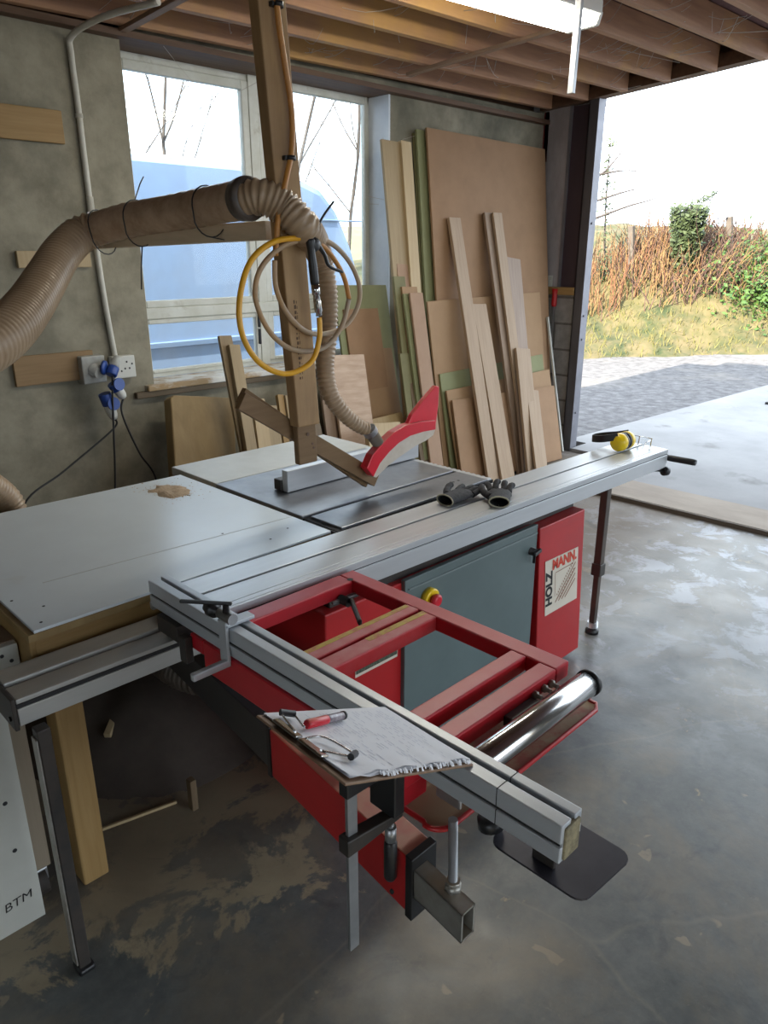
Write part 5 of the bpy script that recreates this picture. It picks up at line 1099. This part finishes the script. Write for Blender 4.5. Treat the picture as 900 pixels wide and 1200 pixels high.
for k in range(60):
    u = rp.uniform(0.25, 0.97); v = rp.uniform(-0.006, 0.028); s = rp.uniform(0.006, 0.016); m.prism([CB(u, v, 0.002), CB(u + s, v, 0.002), CB(u + s, v + 0.02, 0.0055), CB(u, v + 0.02, 0.0055)], UZ * 0.001)
m.build('torn_edge', paper, ps)
pn = thing('red_marker', 'red and clear marker pen lying on the clipboard paper', 'pen', CB(0.22, 0.75, 0.012))
pa, pb_ = CB(0.15, 0.69, 0.013), CB(0.50, 0.80, 0.0125); d = pb_ - pa; Lp = d.length
MB().lathe([(0.0055, 0), (0.0075, 0.003), (0.0075, Lp * 0.5), (0.0070, Lp * 0.52)], pa, d, 14).build('pen_cap', redg, pn)
MB().lathe([(0.0066, Lp * 0.50), (0.0070, Lp * 0.55), (0.0070, Lp * 0.92), (0.0052, Lp)], pa, d, 14).build('pen_barrel', mat('smoky_barrel', (0.13, 0.10, 0.12), (0.32, 0.28, 0.30), rough=0.25, scale=80), pn)
MB().lathe([(0.0075, Lp * 0.94), (0.0075, Lp * 0.99), (0.004, Lp * 1.02)], pa, d, 14).build('pen_end', blackp, pn)
# F clamp on the end of the frame
fc = thing('bar_clamp', 'steel bar clamp with black jaws gripping the crosscut frame below the clipboard', 'clamp', (0.69, 0.765, 0.76))
MB().box(0.674, 0.696, 0.760, 0.768, 0.515, 0.975, 0.001).build('clamp_bar', zinc, fc)
m = MB(); m.prism([(0.666, 0.752, 0.862), (0.79, 0.752, 0.858), (0.79, 0.752, 0.870), (0.71, 0.752, 0.900), (0.666, 0.752, 0.900)], (0, 0.022, 0), 0.003); m.build('fixed_jaw', blackp, fc)
m = MB(); m.prism([(0.664, 0.750, 0.743), (0.700, 0.750, 0.743), (0.80, 0.750, 0.748), (0.80, 0.750, 0.761), (0.70, 0.750, 0.774), (0.664, 0.750, 0.778)], (0, 0.026, 0), 0.003); m.build('sliding_jaw', blackm, fc)
m = MB(); m.cyl((0.780, 0.763, 0.70), (0.780, 0.763, 0.785), 0.006, n=10).lathe([(0.010, 0), (0.010, 0.006)], (0.780, 0.763, 0.779), (0, 0, 1), 14).lathe([(0.011, 0), (0.011, 0.03)], (0.780, 0.763, 0.70), (0, 0, 1), 12); m.build('clamp_screw', zinc, fc)
m = MB(); m.lathe([(0.008, 0), (0.0125, 0.006), (0.0125, 0.085), (0.009, 0.092)], (0.780, 0.763, 0.70), (0, 0, -1), 14); m.build('clamp_handle', blackp, fc)

# ------------------------------------------------------------------ camera and light
cam = bpy.data.cameras.new('camera'); co = bpy.data.objects.new('camera', cam); COL.objects.link(co); scene.camera = co
cam.sensor_fit = 'HORIZONTAL'; cam.sensor_width = 36.0; cam.lens = 36.0 * 870 / 900; cam.clip_start = 0.02
pitch = math.atan(304 / 870)
fwd = Vector((math.cos(PI / 4) * math.cos(pitch), math.sin(PI / 4) * math.cos(pitch), -math.sin(pitch)))
co.location = (0, 0, 1.72); co.rotation_euler = fwd.to_track_quat('-Z', 'Y').to_euler()
w = bpy.data.worlds.new('World'); scene.world = w; w.use_nodes = True
bg = w.node_tree.nodes['Background']; bg.inputs[0].default_value = (0.80, 0.90, 1.0, 1); bg.inputs[1].default_value = 3.2
sun = bpy.data.lights.new('sun', 'SUN'); sun.energy = 18; sun.angle = 0.01; sun.color = (1.0, 0.90, 0.74)
so_ = bpy.data.objects.new('sun', sun); COL.objects.link(so_); so_.location = (-5, 0, 8); so_.rotation_euler = Vector((5.9, 0.5, -2.9)).to_track_quat('-Z', 'Y').to_euler()
def portal(loc, rot, sx, sy):
    l = bpy.data.lights.new('sky_portal', 'AREA'); l.shape = 'RECTANGLE'; l.size = sx; l.size_y = sy; l.cycles.is_portal = True
    o = bpy.data.objects.new('sky_portal', l); COL.objects.link(o); o.location = loc; o.rotation_euler = rot; return o
portal((6.0, 0.95, 1.5), (0, math.radians(90), 0), 3.0, 5.1)
portal((2.6, -3.75, 1.37), (math.radians(90), 0, 0), 4.0, 2.8)
portal((3.06, 4.3, 1.88), (math.radians(-90), 0, 0), 2.0, 1.8)
scene.view_settings.view_transform = 'Standard'
scene.view_settings.look = 'None'
scene.view_settings.exposure = 0.62
scene.cycles.use_denoising = True
scene.cycles.max_bounces = 10; scene.cycles.diffuse_bounces = 6; scene.cycles.transparent_max_bounces = 16
